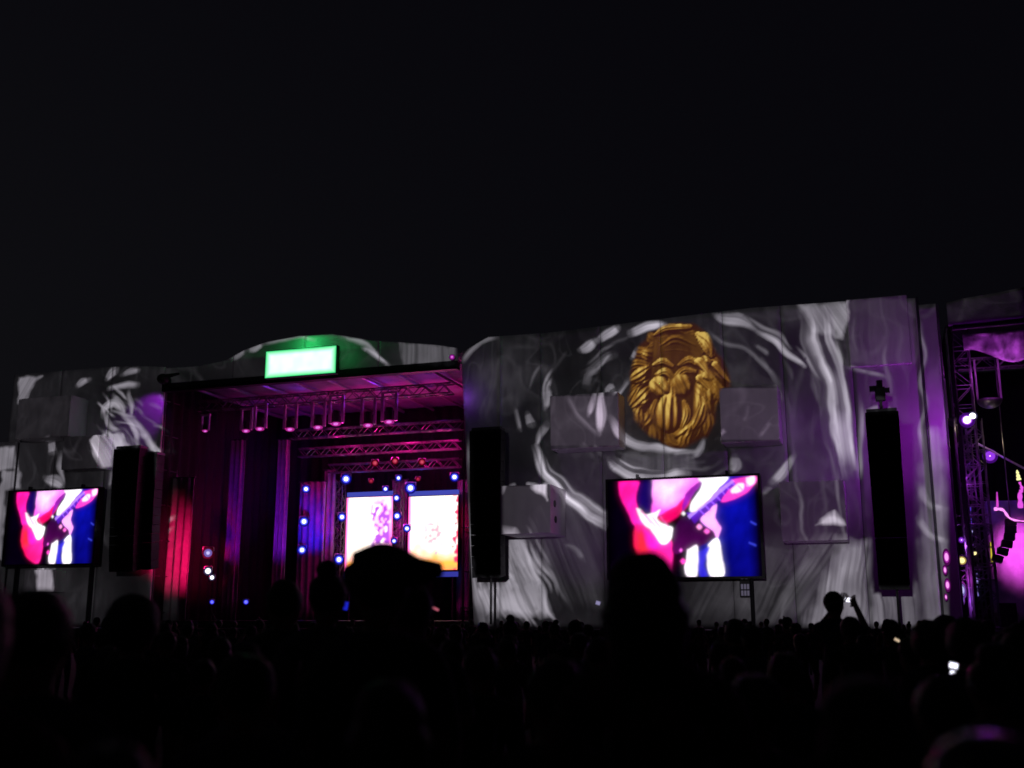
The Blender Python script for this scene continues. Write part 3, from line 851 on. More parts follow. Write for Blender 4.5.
def big_screen(label, quad, Y, group):
    """quad = seen corners (tl, tr, br, bl) of the lit area"""
    tl, tr, br, bl = [at(u, v, Y) for u, v in quad]
    x0, x1 = (tl.x + bl.x) / 2, (tr.x + br.x) / 2; z1 = (tl.z + tr.z) / 2; z0 = (bl.z + br.z) / 2
    wd, h = x1 - x0, z1 - z0
    t = thing('video_screen', label, 'screen', ((x0 + x1) / 2, Y, z0), 0, group)
    bm = bmesh.new(); e = .10
    box(bm, (0, .22, h / 2), (wd + 2 * e, .36, h + 2 * e)); bevel(bm, .02)
    obj('housing', bm, M['frame'], t)
    bm = bmesh.new()
    for c, s in (((0, 0, h + e / 2), (wd + 2 * e, .10, e)), ((0, 0, -e / 2), (wd + 2 * e, .10, e)), ((-wd / 2 - e / 2, 0, h / 2), (e, .10, h)), ((wd / 2 + e / 2, 0, h / 2), (e, .10, h))):
        box(bm, c, s)
    obj('bezel', bm, M['frame'], t)
    pixel_grid('display', PIC, ((-wd / 2, .025, 0), (wd / 2, .025, 0), (wd / 2, .025, h), (-wd / 2, .025, h)), PM, t)
    for s in (-1, 1):
        bm = bmesh.new(); box(bm, (s * wd * .3, .2, h + e + .1), (.12, .2, .2)); obj('hanger', bm, M['frame'], t)
        bm = bmesh.new(); bar(bm, (s * wd * .42, .5, -z0), (s * wd * .42, .5, .2), .08); obj('support_pole', bm, M['frame'], t)
    return t
big_screen('large lit screen below the golden head showing a guitarist in pink and blue', [(608, 479), (759, 478), (761, 577), (609, 577)], -1.2, 'screens showing the guitarist')
big_screen('smaller lit screen at the left edge showing a guitarist in pink and blue', [(9, 491), (97, 490), (94, 565), (5, 563)], -1.3, 'screens showing the guitarist')

# green-white sign on the header
Ys = -.9
tl, tr, br, bl = [at(u, v, Ys) for u, v in ((266, 350), (336, 347), (336, 373), (269, 377))]
sw, sh = tr.x - tl.x, (tl.z + tr.z - bl.z - br.z) / 2
t = thing('lit_sign', 'glowing mint green blown-out sign on the header over the main stage', 'sign', ((tl.x + tr.x) / 2, Ys, (bl.z + br.z) / 2))
bm = bmesh.new(); box(bm, (0, .2, sh / 2), (sw + .1, .3, sh + .1)); bevel(bm, .03); obj('housing', bm, M['frame'], t)
hh, ww = 40, 100
S, T = np.meshgrid(np.linspace(0, 1, ww), np.linspace(0, 1, hh))
ed = np.minimum.reduce([S * 2.6, (1 - S) * 2.6, T, 1 - T])
k = np.clip(ed / .20 - .05 * vnoise(S * 9, T * 9, 61), 0, 1)[..., None] * (.82 + .18 * vnoise(S * 14, T * 5, 60))[..., None]
img = (1 - k) * np.array([.02, .50, .14]) + k * np.array([.66, 1.0, .84])
pixel_grid('display', img, ((-sw / 2, .03, 0), (sw / 2, .03, 0), (sw / 2, .03, sh), (-sw / 2, .03, sh)), picture('sign_picture', 1.6), t)
bm = bmesh.new()
for s in (-.3, .3): bar(bm, (s * sw, .3, sh * .5), (s * sw, .75, sh * .5), .05)
obj('bracket', bm, M['steel'], t)
lamp('POINT', 'sign_spill', (.2, -.25, sh + .25), (.02, 1, .2), 40, .15).parent = t
lamp('POINT', 'sign_spill', (sw / 2 + .35, -.2, sh * .6), (.02, 1, .2), 4, .15).parent = t

# small pale notice below the large screen
a, b = at(739, 574, -.35), at(754, 597, -.35)
t = thing('notice_board', 'small pale notice with blurred lines under the corner of the large screen', 'notice', ((a.x + b.x) / 2, -.35, b.z))
bm = bmesh.new(); box(bm, (0, .05, (a.z - b.z) / 2), (b.x - a.x, .06, a.z - b.z)); obj('board', bm, M['frame'], t)
bm = bmesh.new(); wd_ = b.x - a.x; hh_ = a.z - b.z
for j, (n, zc, hgt) in enumerate(((3, .86, .16), (4, .45, .22), (4, .17, .22))):
    for i in range(n):
        box(bm, (wd_ * ((i + .5) / n - .5) * .86, .005, hh_ * zc), (wd_ * .86 / n * .72, .02, hh_ * hgt))
obj('lit_lines', bm, glow('notice_glow', (.45, .40, .6), .18), t)

# ------------------------------------------------------------------ main stage
mx0, mx1 = hx0 - .5, hx1 + .8; D = 13.0
t = thing('stage', 'dark main stage platform behind the crowd, under the arched header', 'stage', ((mx0 + mx1) / 2, 0, 0))
W_ = mx1 - mx0
bm = bmesh.new(); box(bm, (0, D / 2, 1.45), (W_, D, .2)); obj('deck', bm, M['deck'], t)
bm = drape_bm(W_, 1.34, .05, 40, .03, 240, 3)
for v in bm.verts: v.co.y -= .02
obj('skirt', bm, M['apron'], t)
bm = bmesh.new()
for i in range(9):
    for j in range(4): bar(bm, (-W_ / 2 + .5 + i * (W_ - 1) / 8, .5 + j * 3.9, 0), (-W_ / 2 + .5 + i * (W_ - 1) / 8, .5 + j * 3.9, 1.35), .06, 6)
obj('deck_leg', bm, M['steel'], t)
# roof
t = thing('stage_roof', 'cloth stage roof over the main stage, its underside lit violet', 'roof', ((mx0 + mx1) / 2, .3, ZH))
bm = sheet(-W_ / 2, W_ / 2, lambda x: 0, lambda x: D, 40, 20, thick=.15, fold=.10, fs=.5, seed=70)
for v in bm.verts: v.co = Vector((v.co.x, v.co.z, .35 + v.co.y))
obj('canopy', bm, M['roofm'], t, True)
for i in range(9):
    bm = bmesh.new(); x = -W_ / 2 + W_ * (i + .5) / 9
    bar(bm, (x, .2, .12), (x, D - .2, .12), .09, 8); obj('rafter', bm, M['alu'], t)
# back wall, side walls of black cloth
t = thing('backdrop', 'dark cloth backdrop across the rear of the main stage', 'drape', ((mx0 + mx1) / 2, D - .3, 1.55))
obj('cloth', drape_bm(W_, ZH - 1.3, .12, 24, .04, 240, 6, 3), M['drape'], t, True)
t = thing('side_drape', 'black side drape closing the main stage on the left', 'drape', (mx0 + .3, D / 2, 1.55), R(90))
obj('cloth', drape_bm(D - .6, ZH - 1.3, .12, 14, .04, 140, 6, 4), M['drape'], t, True)
t = thing('side_drape', 'black side drape closing the main stage on the right', 'drape', (mx1 - .2, D / 2, 1.55), R(90))
obj('cloth', drape_bm(D - .6, ZH - 1.3, .12, 14, .04, 140, 6, 5), M['drape'], t, True)
# standing drapes seen as coloured stripes
def leg_drape(label, u, wpx, vtop, Y, m, seed, lamp_c, power, lamp_v, waves=3, name='leg_drape', tgt_v=540, gather=0.0, dx=.0, spread=34):
    p = at(u, vtop, Y); wd = wpx * .0009259 * (p - CAM).length
    t = thing(name, label, 'drape', (p.x, Y, 1.56), 0, 'drapes on the main stage')
    obj('cloth', drape_bm(wd, p.z - 1.56, .10, waves, .05, 48, 10, seed, gather), M[m], t, True)
    bm = bmesh.new(); bar(bm, (-wd / 2 - .1, .02, p.z - 1.56 + .02), (wd / 2 + .1, .02, p.z - 1.56 + .02), .04); obj('batten', bm, M['steel'], t)
    if power:
        q = at(u, lamp_v, Y - 3.4); tq = at(u, tgt_v, Y)
        lamp('SPOT', 'drape_fill', (q.x + dx, q.y, q.z), lamp_c, power, .2, tq, spread, 1)  # bare spot without a fixture, added to light the cloth
leg_drape('crimson lit drape at the left side of the main stage', 183, 25, 478, 1.6, 'drape_grey', 1, (1, .006, .13), 2300, 572, 3, tgt_v=553, spread=62, dx=.7)
leg_drape('dim violet drape stripe, left one of the two on the main stage', 238, 16, 440, 5.0, 'drape_grey', 2, (.24, .0, .9), 500, 572, spread=64, tgt_v=520)
leg_drape('brighter violet drape stripe left of the blue cloth', 284, 13, 440, 6.5, 'drape_grey', 3, (.28, .01, 1), 900, 572, spread=64, tgt_v=520)
leg_drape('deep blue lit cloth left of the lit panels', 313, 28, 482, 8.6, 'drape_grey', 4, (.0, .008, 1), 1500, 560, 4, tgt_v=528, spread=44)
leg_drape('narrow pink lit cloth strip beside the left lit panel', 330, 12, 470, 9.4, 'drape_grey', 6, (1, .02, .30), 260, 545, 2, tgt_v=520)

leg_drape('hot magenta lit cloth strip between the two lit panels', 400, 16, 480, 11.0, 'drape_grey', 7, (1, .01, .45), 600, 545, 2, tgt_v=520)
leg_drape('dark red lit cloth strip at the right end of the right lit panel', 464, 14, 480, 11.0, 'drape_grey', 8, (1, .01, .12), 160, 545, 2, tgt_v=520)
# lit panels at the back
def led_img(kind, h=80, wd=52):
    S, T = np.meshgrid(np.linspace(0, 1, wd), np.linspace(0, 1, h))
    img = np.ones((h, wd, 3)) * np.array([1.0, .93, .86])
    n = vnoise(S * 9, T * 12, 80 + kind); n2 = vnoise(S * 22, T * 26, 81 + kind)
    def mix(c, a):
        nonlocal img
        a = np.clip(a, 0, 1)[..., None]; img = img * (1 - a) + np.array(c) * a
    mix((1, .40, .80) if kind == 0 else (1, .58, .50), np.clip(vnoise(S * 5, T * 7, 88 + kind) * 2.2 - .85, 0, .75))
    mix((1, .38, .06), (T - .64) / .28 + (n - .5) * .5)
    mix((1, .22, .08), (T - .93) / .09 + (n - .5) * .4)
    mix((1, .10, .45), (.07 - S) / .05)
    if kind == 0:
        P = [(.55, .08), (.80, .06), (.98, .2), (.95, .36), (.98, .62), (.86, .8), (.6, .92), (.30, .98), (.22, .9), (.5, .75), (.62, .55), (.60, .38), (.52, .25)]
        m_ = cover(sd_poly(S, T, P), .07)
        mix((.30, .02, .50), m_ * (n2 > .45) * .95); mix((.95, .35, .75), m_ * (n2 <= .47) * (n > .4) * .8)
        mix((1, .12, .5), (S - .93) / .06)
        mix((.9, .7, .6), cover(np.abs(np.hypot(S - .28, (T - .3) * 1.4) - .1), .05) * (n2 > .5) * .5)
    else:
        mix((.55, .25, .35), cover(np.hypot((S - .5) / 1.3, T - .5) - .16, .1) * (n2 > .62) * .9)
        mix((.55, .2, .4), cover(np.abs(S - .62 + (T - .72) * .9) - .02, .03) * (T > .6) * (T < .84) * (n2 > .5))
        mix((.8, .02, .1), (S - .93 + (n2 - .5) * .2) / .05)
    img = np.clip(img, 0, 1); return blur(img, 1)
def led_panel(label, quad, Y, kind):
    tl, tr, br, bl = [at(u, v, Y) for u, v in quad]
    x0, x1 = (tl.x + bl.x) / 2, (tr.x + br.x) / 2; z1 = (tl.z + tr.z) / 2; z0 = (bl.z + br.z) / 2; wd, h = x1 - x0, z1 - z0
    t = thing('video_wall', label, 'screen', ((x0 + x1) / 2, Y, z0), 0, 'lit panels at the back of the main stage')
    bm = bmesh.new(); box(bm, (0, .15, h / 2), (wd + .12, .24, h + .1)); obj('housing', bm, M['frame'], t)
    pixel_grid('display', led_img(kind), ((-wd / 2, .02, 0), (wd / 2, .02, 0), (wd / 2, .02, h), (-wd / 2, .02, h)), picture('panel_picture', 1.9), t)
    bm = bmesh.new(); box(bm, (0, .12, h + .20), (wd, .16, .28)); obj('top_band', bm, glow('band_blue', (.10, .12, .80), .55), t)
    bm = bmesh.new(); box(bm, (0, .12, -.26), (wd, .16, .30)); obj('bottom_band', bm, glow('band_blue_low', (.08, .09, .75), .45), t)
    bm = bmesh.new()
    for s in (-.4, .4): bar(bm, (s * wd, .15, 1.56 - z0), (s * wd, .15, -.05), .06)
    obj('stand', bm, M['steel'], t)
led_panel('glowing white and orange panel with purple scribbled figure, behind the hat wearer', [(347, 497), (393, 497), (391, 571), (344, 571)], 10.2, 0)
led_panel('glowing white and orange panel beside the right edge of the stage opening', [(409, 496), (458, 496), (457, 570), (407, 570)], 10.2, 1)

# trusses over the stage
def truss(label, u0, u1, v, Y, a=.5, r=.04, axis='x', L=None, group='roof trusses of the main stage', nm='M'):
    if axis == 'x':
        p, q = at(u0, v, Y), at(u1, v, Y); L = q.x - p.x; c = ((p.x + q.x) / 2, Y, (p.z + q.z) / 2)
    else:
        p = at(u0, v, Y); q = at(u0, u1, Y); L = abs(p.z - q.z); c = (p.x, Y, (p.z + q.z) / 2)
    t = tag(obj('lighting_truss', truss_bm(L, a, r, axis), M['truss']), label, 'truss', group); t.location = c
    return t
truss('front lighting truss carrying the row of hanging magenta lamps', 200, 452, 398, 3.0, .55, .045)
truss('second lighting truss from the front, behind the hanging lamps', 292, 462, 430, 5.5)
truss('third lighting truss with small red lamps above the lit panels', 300, 460, 449, 7.5)
truss('rear lighting truss lowest above the lit panels', 330, 460, 466, 9.0)
truss('upright lighting truss between the two lit panels', 399, 575, 480, 9.7, .45, .04, 'z')
truss('upright lighting truss left of the left lit panel', 341, 580, 480, 9.9, .45, .04, 'z')

def stage_lamp(label, u, v, Y, kind, rpx, group, hang=0.0, yoke=True, name='stage_lamp', core=.6):
    p = at(u, v, Y); r = rpx / FPX * (p - CAM).length
    t = thing(name, label, 'lamp', p, 0, group)
    to = (CAM - p); to.z = 0
    rz = math.atan2(to.x, -to.y)
    t.rotation_euler = (0, 0, rz)
    bm = bmesh.new(); bar(bm, (0, .02, 0), (0, .55 * max(r / .2, .5), 0), r * 1.05, 16, r * .7); obj('body', bm, M['black'], t)
    bm = bmesh.new(); bar(bm, (0, .0, 0), (0, .03, 0), r, 20); l = obj('lens', bm, G[kind], t)
    bm = bmesh.new(); bar(bm, (0, .012, 0), (0, .05, 0), r * 1.5, 20); obj('halo_ring', bm, HALO.get(kind, M['black']), l)  # halo put in as a glowing disc, plain black where none is set
    bm = bmesh.new(); bar(bm, (0, -.02, 0), (0, .001, 0), r * core, 16); obj('bulb', bm, G[kind + 'core'], l)
    if yoke:
        bm = bmesh.new(); y = .25
        path(bm, [(-r * 1.3, y, 0), (-r * 1.3, y, r * 1.6 + hang), (r * 1.3, y, r * 1.6 + hang), (r * 1.3, y, 0)], .03, 6); obj('yoke', bm, M['alu'], t)
    return t
BL = 'blue spot lamps around the lit panels'
for lab, u, v, Y, r in (
        ('blue-white lamp above the top left corner of the left lit panel', 346, 479, 9.0, 3.6),
        ('blue-white lamp topmost of three on the blue cloth', 306, 489, 8.0, 2.8),
        ('blue-white lamp in the middle of three on the blue cloth', 304, 521.5, 8.0, 3.4),
        ('blue-white lamp lowest of three on the blue cloth', 302, 550, 8.0, 3.2),
        ('blue-white lamp halfway down the left edge of the left lit panel', 342, 517, 9.4, 3.0),
        ('blue-white lamp at the bottom left corner of the left lit panel', 339, 559.5, 9.4, 3.4),
        ('small blue lamp above the right end of the left lit panel', 385.5, 489, 9.0, 2.2),
        ('small blue lamp highest between the two lit panels', 398.5, 478, 9.0, 2.2),
        ('large blue-white lamp above the left end of the right lit panel', 410.5, 488, 9.0, 3.9),
        ('blue-white lamp above the right end of the right lit panel', 454.5, 477, 9.0, 3.2),
        ('pale lamp top of the column between the lit panels', 396.5, 498, 9.2, 2.6),
        ('pale lamp in the middle of the column between the lit panels', 397, 516, 9.2, 3.0),
        ('pale lamp low on the column between the lit panels', 394, 541, 9.2, 2.2),
        ('pale lamp on the left edge of the right lit panel', 407, 528.5, 9.4, 2.6)):
    stage_lamp(lab, u, v, Y, 'blue', r, BL)
for lab, u, v in (('small red lamp left of three under the third truss', 375, 463), ('small red lamp in the middle of three under the third truss', 395, 461),
                  ('small red lamp right of three under the third truss', 422, 462)):
    stage_lamp(lab, u, v, 7.2, 'red', 2.6, 'red lamps under the truss')
for lab, u, v in (('dim red lamp just above the right lit panel', 418, 479), ('dim red lamp right of the column top', 371, 481), ):
    stage_lamp(lab, u, v, 8.0, 'red', 1.8, 'red lamps under the truss', core=.3)

# hanging lamps with long U brackets
def hang_lamp(label, u, v, k=1.0):
    Y = 2.7; p = at(u, v, Y); s = (p - CAM).length / FPX
    t = thing('hanging_lamp', label, 'lamp', p, 0, 'hanging magenta lamps over the main stage')
    w2, H = 6.5 * s * k, 25 * s * k
    bm = bmesh.new()
    for sx in (-1, 1): box(bm, (sx * w2, 0, H / 2 + .1), (.14 * k, .16, H))
    box(bm, (0, 0, H + .1), (w2 * 2 + .14, .2, .12)); bevel(bm, .02); obj('bracket', bm, M['alu'], t)
    bm = bmesh.new(); bar(bm, (0, 0, .15), (0, 0, .75 * k), w2 * .6, 14, w2 * .5); obj('body', bm, M['black'], t)
    bm = bmesh.new(); sphere(bm, (0, 0, .06), w2 * .72, 1, .8, .42); l = obj('lens', bm, G['mag'], t, True)
    bm = bmesh.new(); sphere(bm, (.1, -w2 * .52, .02), w2 * .38, 1, .5, .5); obj('bulb', bm, G['magcore'], l, True)
    return t
for lab, u, v, k in (('tiny magenta hanging lamp, leftmost of the row', 205, 432, .6), ('magenta hanging lamp, second from left in the row', 246, 432, .85),
                     ('magenta hanging lamp close beside the second one', 260, 430, .95), ('magenta hanging lamp alone in the left half of the row', 290, 430.5, 1),
                     ('magenta hanging lamp, left one of the middle pair', 318, 428.5, 1.05), ('magenta hanging lamp, right one of the middle pair', 336, 425, 1.1),
                     ('magenta hanging lamp, left one of the last pair', 368, 426.5, 1.1), ('magenta hanging lamp, rightmost and highest of the row', 389, 423, 1.15)):
    hang_lamp(lab, u, v, k)
# cluster of small violet lamps where header meets the right wall
stage_lamp('magenta lamp at the corner where header meets the wide fabric wall', 452, 357, -.7, 'pink', 2.0, 'corner lamps', core=.3)

# light thrown by the stage lamps
for u, v, Y, c, pw in ((300, 402, 4.6, (.22, .03, 1), 16), (380, 398, 4.6, (.28, .03, 1), 20), (430, 396, 4.6, (.35, .03, 1), 16), (230, 412, 4.0, (.5, .02, .6), 1.5),
                       (395, 457, 6.2, (1, .01, .32), 340), (340, 450, 6.2, (1, .01, .36), 180), (440, 450, 6.2, (1, .01, .36), 240)):
    lamp('POINT', 'stage_wash', at(u, v, Y), c, pw, .25)
for u, v in ((253, 436), (304, 436), (330, 432), (380, 430)):
    lamp('POINT', 'row_spill', at(u, v, 1.7), (1, .03, .7), 18, .15)
for u, v, Y, c, pw in ((402, 520, 8.6, (.8, .02, 1), 60), (346, 490, 8.6, (.1, .1, 1), 50), (410, 482, 8.6, (.1, .1, 1), 40), (336, 540, 8.8, (.9, .02, .8), 12)):
    lamp('POINT', 'spot_spill', at(u, v, Y), c, pw, .15)

# gear on the left of the stage
stage_lamp('white floor lamp low at the left side of the main stage', 208, 571, 1.0, 'white', 2.8, 'white floor lamps', core=.75)
stage_lamp('second, smaller white floor lamp just under the main one at the left of the stage', 212, 577.5, 1.0, 'white', 2.0, 'white floor lamps', core=.75)
stage_lamp('dim lavender lamp above the white floor lamp', 208, 553, 1.2, 'lav', 3.8, 'white floor lamps', core=.45)
stage_lamp('tiny blue floor lamp, left one at the stage edge', 212, 602, .4, 'blue', 1.6, 'stage edge lamps', core=.1)
stage_lamp('tiny blue floor lamp, right one at the stage edge', 246, 602, .4, 'blue', 1.8, 'stage edge lamps', core=.1)
for p, Y in (((209, 572), 1.0), ((208, 553), 1.2)):
    pass
t = thing('lamp_stand', 'thin black stand holding the two lamps at the left of the main stage', 'stand', (at(209, 572, 1.3).x + .12, 1.55, 1.55))
bm = bmesh.new(); bar(bm, (0, 0, 0), (0, 0, at(208, 553, 1.2).z - 1.4), .035)
for k in range(3): bar(bm, (0, 0, .5), (.4 * math.cos(k * 2.1), .4 * math.sin(k * 2.1), 0), .025, 6)
obj('pole', bm, M['black'], t)

# purple and violet washes on the fabric wall, from unseen floor lamps added at its foot
def wash(label, u, v, Y, tu, tv, tY, c, pw, ang=40, blend=.9):
    p = at(u, v, Y); p.z = 1.0
    t = thing('added_floor_lamp', label, 'lamp', (p.x, Y, 0), 0, 'added floor lamps washing the fabric wall')
    bm = bmesh.new(); box(bm, (0, 0, .5), (.5, .4, .5)); bevel(bm, .04); obj('body', bm, M['black'], t)
    bm = bmesh.new(); box(bm, (0, 0, .15), (.8, .6, .3)); obj('base', bm, M['black'], t)
    lamp('SPOT', 'wash_beam', p, c, pw, .15, at(tu, tv, tY), ang, blend)
wash('unseen black floor lamp added at the foot of the wall below the right line array', 905, 640, -2.6, 900, 400, -.3, (.55, .03, .85), 900, 24)
wash('unseen black floor lamp added at the foot of the wall right of the large screen', 800, 640, -4.4, 770, 420, 0, (.60, .14, .85), 60, 85)
wash('unseen black floor lamp added at the foot of the wall left of the large screen', 570, 640, -4.4, 590, 440, 0, (.60, .2, .9), 70, 85)
# lamp under the left corner of the header: violet patch on the left wall
p = at(163, 379, -1.2)
t = thing('corner_lamp', 'black lamp at the left corner of the header throwing violet on the wall', 'lamp', p)
bm = bmesh.new(); sphere(bm, (0, 0, 0), .34, 1, 1, .9); obj('body', bm, M['black'], t, True)
bm = bmesh.new(); bar(bm, (0, 0, .2), (.3, 1.0, .5), .07); obj('bracket', bm, M['black'], t)
lamp('SPOT', 'corner_beam', p + Vector((-.3, -.1, -.3)), (.42, .02, .85), 120, .1, at(150, 412, 0), 62, .7)
lamp('POINT', 'edge_spill', at(462, 396, -.5), (.35, .03, 1), 5, .1)
# light of the bright twin lamp on the second stage
lamp('POINT', 'twin_beam', at(958, 421, -2.4), (.55, .03, .95), 120, .12)
lamp('SPOT', 'twin_spot', at(962, 421, -2.4), (.55, .06, 1), 200, .12, at(800, 470, -.5), 60, .8)

# ------------------------------------------------------------------ second stage at the right edge
bx0 = at(947, 320, 0).x; bx1 = bx0 + 16
Z2 = at(985, 322, 0).z
t = thing('second_stage', 'dark platform of the second stage at the right edge', 'stage', ((bx0 + bx1) / 2, 0, 0))
bm = bmesh.new(); box(bm, (0, 6, 1.2), (bx1 - bx0, 12, .2)); obj('deck', bm, M['deck'], t)
bm = drape_bm(bx1 - bx0, 1.1, .05, 20, .03, 160, 3); obj('skirt', bm, M['apron'], t)
t = thing('stage_fascia', 'dim brown-grey cloth fascia over the second stage, rising to the right', 'fascia', (bx0, -1.5, 0))
fz = [(at(u, v, -1.5).x - bx0, at(u, v, -1.5).z) for u, v in ((946, 303), (960, 299), (1000, 292), (1024, 287), (1080, 276))]
fb = [(at(u, v, -1.5).x - bx0, at(u, v, -1.5).z) for u, v in ((946, 326), (1024, 318), (1080, 312))]
obj('fabric_panel', sheet(at(947, 310, -1.5).x - bx0, 8, lambda x: interp(fb, x), lambda x: interp(fz, x), 40, 10, fold=.05, seed=90), M['drape_grey'], t, True)
bm = bmesh.new(); bar(bm, (.1, .1, interp(fb, .1) - .1), (8, .1, interp(fb, 8) - .1), .12); obj('edge_beam', bm, M['frame'], t)
t = thing('stage_canopy', 'violet lit roof cloth under the fascia of the second stage', 'roof', (bx0, 0, 0))
cz = [(at(960, 330, 3).z), at(960, 350, 3).z]
bm = sheet(at(962, 330, 1.2).x - bx0, 10, lambda x: at(985, 356, 1.2).z + .35 * math.sin(x * 1.7) , lambda x: Z2 - .2, 50, 12, fold=.55, fs=1.6, seed=95)
for v in bm.verts: v.co.y += 1.2
obj('cloth_valance', bm, M['roof_folds'], t, True)
bm = bmesh.new(); box(bm, (8, 6.5, Z2 + .3), (16, 10, .12)); obj('roof_sheet', bm, M['drape'], t)
t = thing('backdrop', 'dark cloth backdrop at the rear of the second stage', 'drape', ((bx0 + bx1) / 2, 12, 1.3))
obj('cloth', drape_bm(bx1 - bx0, Z2 - 1.1, .1, 14, .04, 160, 6, 8), M['drape'], t, True)
t = thing('side_drape', 'black side drape closing the second stage on the left', 'drape', (bx0 + .2, 6.2, 1.3), R(90))
obj('cloth', drape_bm(11, Z2 - 1.1, .1, 12, .04, 140, 6, 9), M['drape'], t, True)
pz = at(1014, 560, 7.0)  # the cloth below stands in for pink lit haze
t = thing('haze_cloth', 'pale cloth at the right edge lit strong pink as stand-in for haze, behind the small speaker array', 'drape', (pz.x + 1.6, 7.0, 1.3))
obj('cloth', drape_bm(5.4, at(1022, 500, 7).z - 1.3, .10, 3, .05, 60, 8, 12), M['drape_grey'], t, True)
lamp('SPOT', 'pink_wash', at(1036, 545, 4.4), (1, .10, .95), 1300, .2, at(1026, 552, 7), 75, 1)
truss('lighting truss hung across the second stage', 958, 1060, 362, 3.0, .5, .04, group='trusses of the second stage')
truss('upright scaffold tower with small lamps at the left of the second stage', 956, 630, 330, 2.0, .9, .035, 'z', group='trusses of the second stage')
truss('upright thin scaffold post between the two towers of the second stage', 966, 630, 430, 2.8, .35, .03, 'z', group='trusses of the second stage')
truss('low cross truss tying the scaffold towers of the second stage', 950, 990, 520, 2.6, .4, .03, group='trusses of the second stage')
truss('lower cross truss between the scaffold towers, near the crowd', 950, 990, 575, 2.6, .4, .03, group='trusses of the second stage')
truss('second upright scaffold tower behind the first one', 973, 630, 420, 3.4, .7, .03, 'z', group='trusses of the second stage')
for u, v, Y, c, pw in ((972, 368, .5, (.6, .07, .8), 60), (1012, 364, .5, (.6, .08, .8), 60), (962, 425, 3.0, (.5, .1, 1), 6), (961, 580, 1.0, (.8, .08, 1), 70), (968, 545, 1.4, (.5, .12, 1), 90), (966, 600, 1.2, (.45, .1, 1), 60), (968, 480, 1.2, (.5, .05, .9), 60), (990, 480, 5, (.2, .03, .9), 60)):
    lamp('POINT', 'second_stage_wash', at(u, v, Y), c, pw, .2)
SG = 'lamps of the second stage'
for lab, u, v, Y, kd, r, c in (
        ('bright white-violet lamp high on the second stage, lower of the twin', 967, 420, -2.0, 'violet', 4.6, .75),
        ('bright cream lamp high on the second stage, upper of the twin', 972.5, 416, -2.0, 'white', 3.0, .9),
        ('small cream lamp left of the bright twin', 946.5, 419.5, 1.4, 'yellow', 1.3, .6),
        ('violet glowing lamp below the slanting boom', 990, 456, 5, 'violet', 4.4, .12),
        ('pale blue strip lamp upper on the scaffold tower', 971, 531, 3.0, 'lav', 2.0, .8),
        ('cream lamp on the scaffold tower below the strip lamp', 974.5, 553, 3.0, 'yellow', 2.0, .9),
        ('yellow lamp on the front of the scaffold tower', 962, 560.5, 1.5, 'yellow', 3.6, .7),
        ('pink lamp highest at the edge of the cloth column', 946.5, 557, -1.0, 'pink', 2.9, .7),
        ('pink lamp second from top at the edge of the cloth column', 945.0, 570, -1.0, 'pink', 1.8, .7),
        ('pink lamp third from top at the edge of the cloth column', 947.5, 585, -1.0, 'pink', 2.4, .7),
        ('pink lamp lowest at the edge of the cloth column', 946.0, 597, -1.0, 'pink', 1.3, .7),
        ('violet lamp low inside the scaffold tower', 962.5, 590, 1.6, 'lav', 3.0, .6),
        ('lavender lamp lowest inside the scaffold tower', 962, 599.5, 1.6, 'lav', 2.0, .5),
        ('violet small lamp near the top of the tower lamps', 961.5, 540, 1.6, 'violet', 2.0, .2)):
    o_l = stage_lamp(lab, u, v, Y, kd, r, SG, core=c, yoke=False)
    if kd in ('pink', 'lav'): o_l.scale = (.8, 1, 1.8)

def tube(label, pts, Y, rpx, mt, name='light_tube'):
    P = [at(u, v, Y) for u, v in pts]; base = P[0].copy(); s = (base - CAM).length / FPX
    t = thing(name, label, 'lamp', base, 0, 'light tubes of the second stage')
    Q = smooth_line([tuple(p - base) for p in P], 4) if len(P) > 2 else [tuple(p - base) for p in P]
    k = len(Q); rr = [rpx * s * (1.15 - .75 * i / (k - 1) + (.25 * math.sin(i * 2.3) if k > 2 else 0)) for i in range(k)]
    bm = bmesh.new()
    for i in range(k - 1): bar(bm, Q[i], Q[i + 1], rr[i], 8, rr[i + 1])
    obj('tube', bm, mt, t)
    bm = bmesh.new(); path(bm, [Vector(p) + Vector((0, .22, 0)) for p in Q], rpx * s * .8, 8); obj('holder', bm, M['black'], t)
    return t
tube('upright blue light tube on the scaffold tower', [(970.5, 530), (970.5, 507)], 3.0, 1.2, glow('tube_blue', (.18, .08, .9), .55))
tube('upright lavender light tube low on the scaffold tower, upper one', [(976, 583), (976.5, 573)], 3.0, 1.7, glow('tube_lav', (.42, .32, 1), .6))
tube('upright lavender light tube low on the scaffold tower, lower one', [(976.5, 596), (976.5, 586)], 3.0, 1.7, glow('tube_lav_low', (.38, .30, 1), .6))
tube('dim grey-violet light tube lowest on the tower', [(974.5, 608), (974.5, 600)], 3.0, 1.5, glow('tube_dim', (.16, .12, .4), .35))
tube('slanting yellow light tube left of the small speaker array', [(993, 562), (991, 542)], 4.0, 1.6, glow('tube_yellow', (.75, .62, .06), .75))
tube('hot pink bar bent down to the right, stage light put into its glow', [(994, 509), (1003, 510), (1011, 519), (1030, 522)], 2.4, 1.3, glow('tube_pink', (1, .28, .95), 1.3))  # pink light on a lit structure, put into the bars' own glow
tube('thin upright bar with pink light put into its glow, rising from the bent pink bar', [(997.5, 507), (997, 492)], 2.4, 1.0, glow('tube_pink_up', (.85, .08, .8), .8))
tube('upright bar with pink light put into its glow and yellow tip at the right edge', [(1020.5, 508), (1020, 494), (1022, 489), (1019.5, 482)], 2.4, 1.9, glow('tube_magenta', (.9, .10, .9), .9))
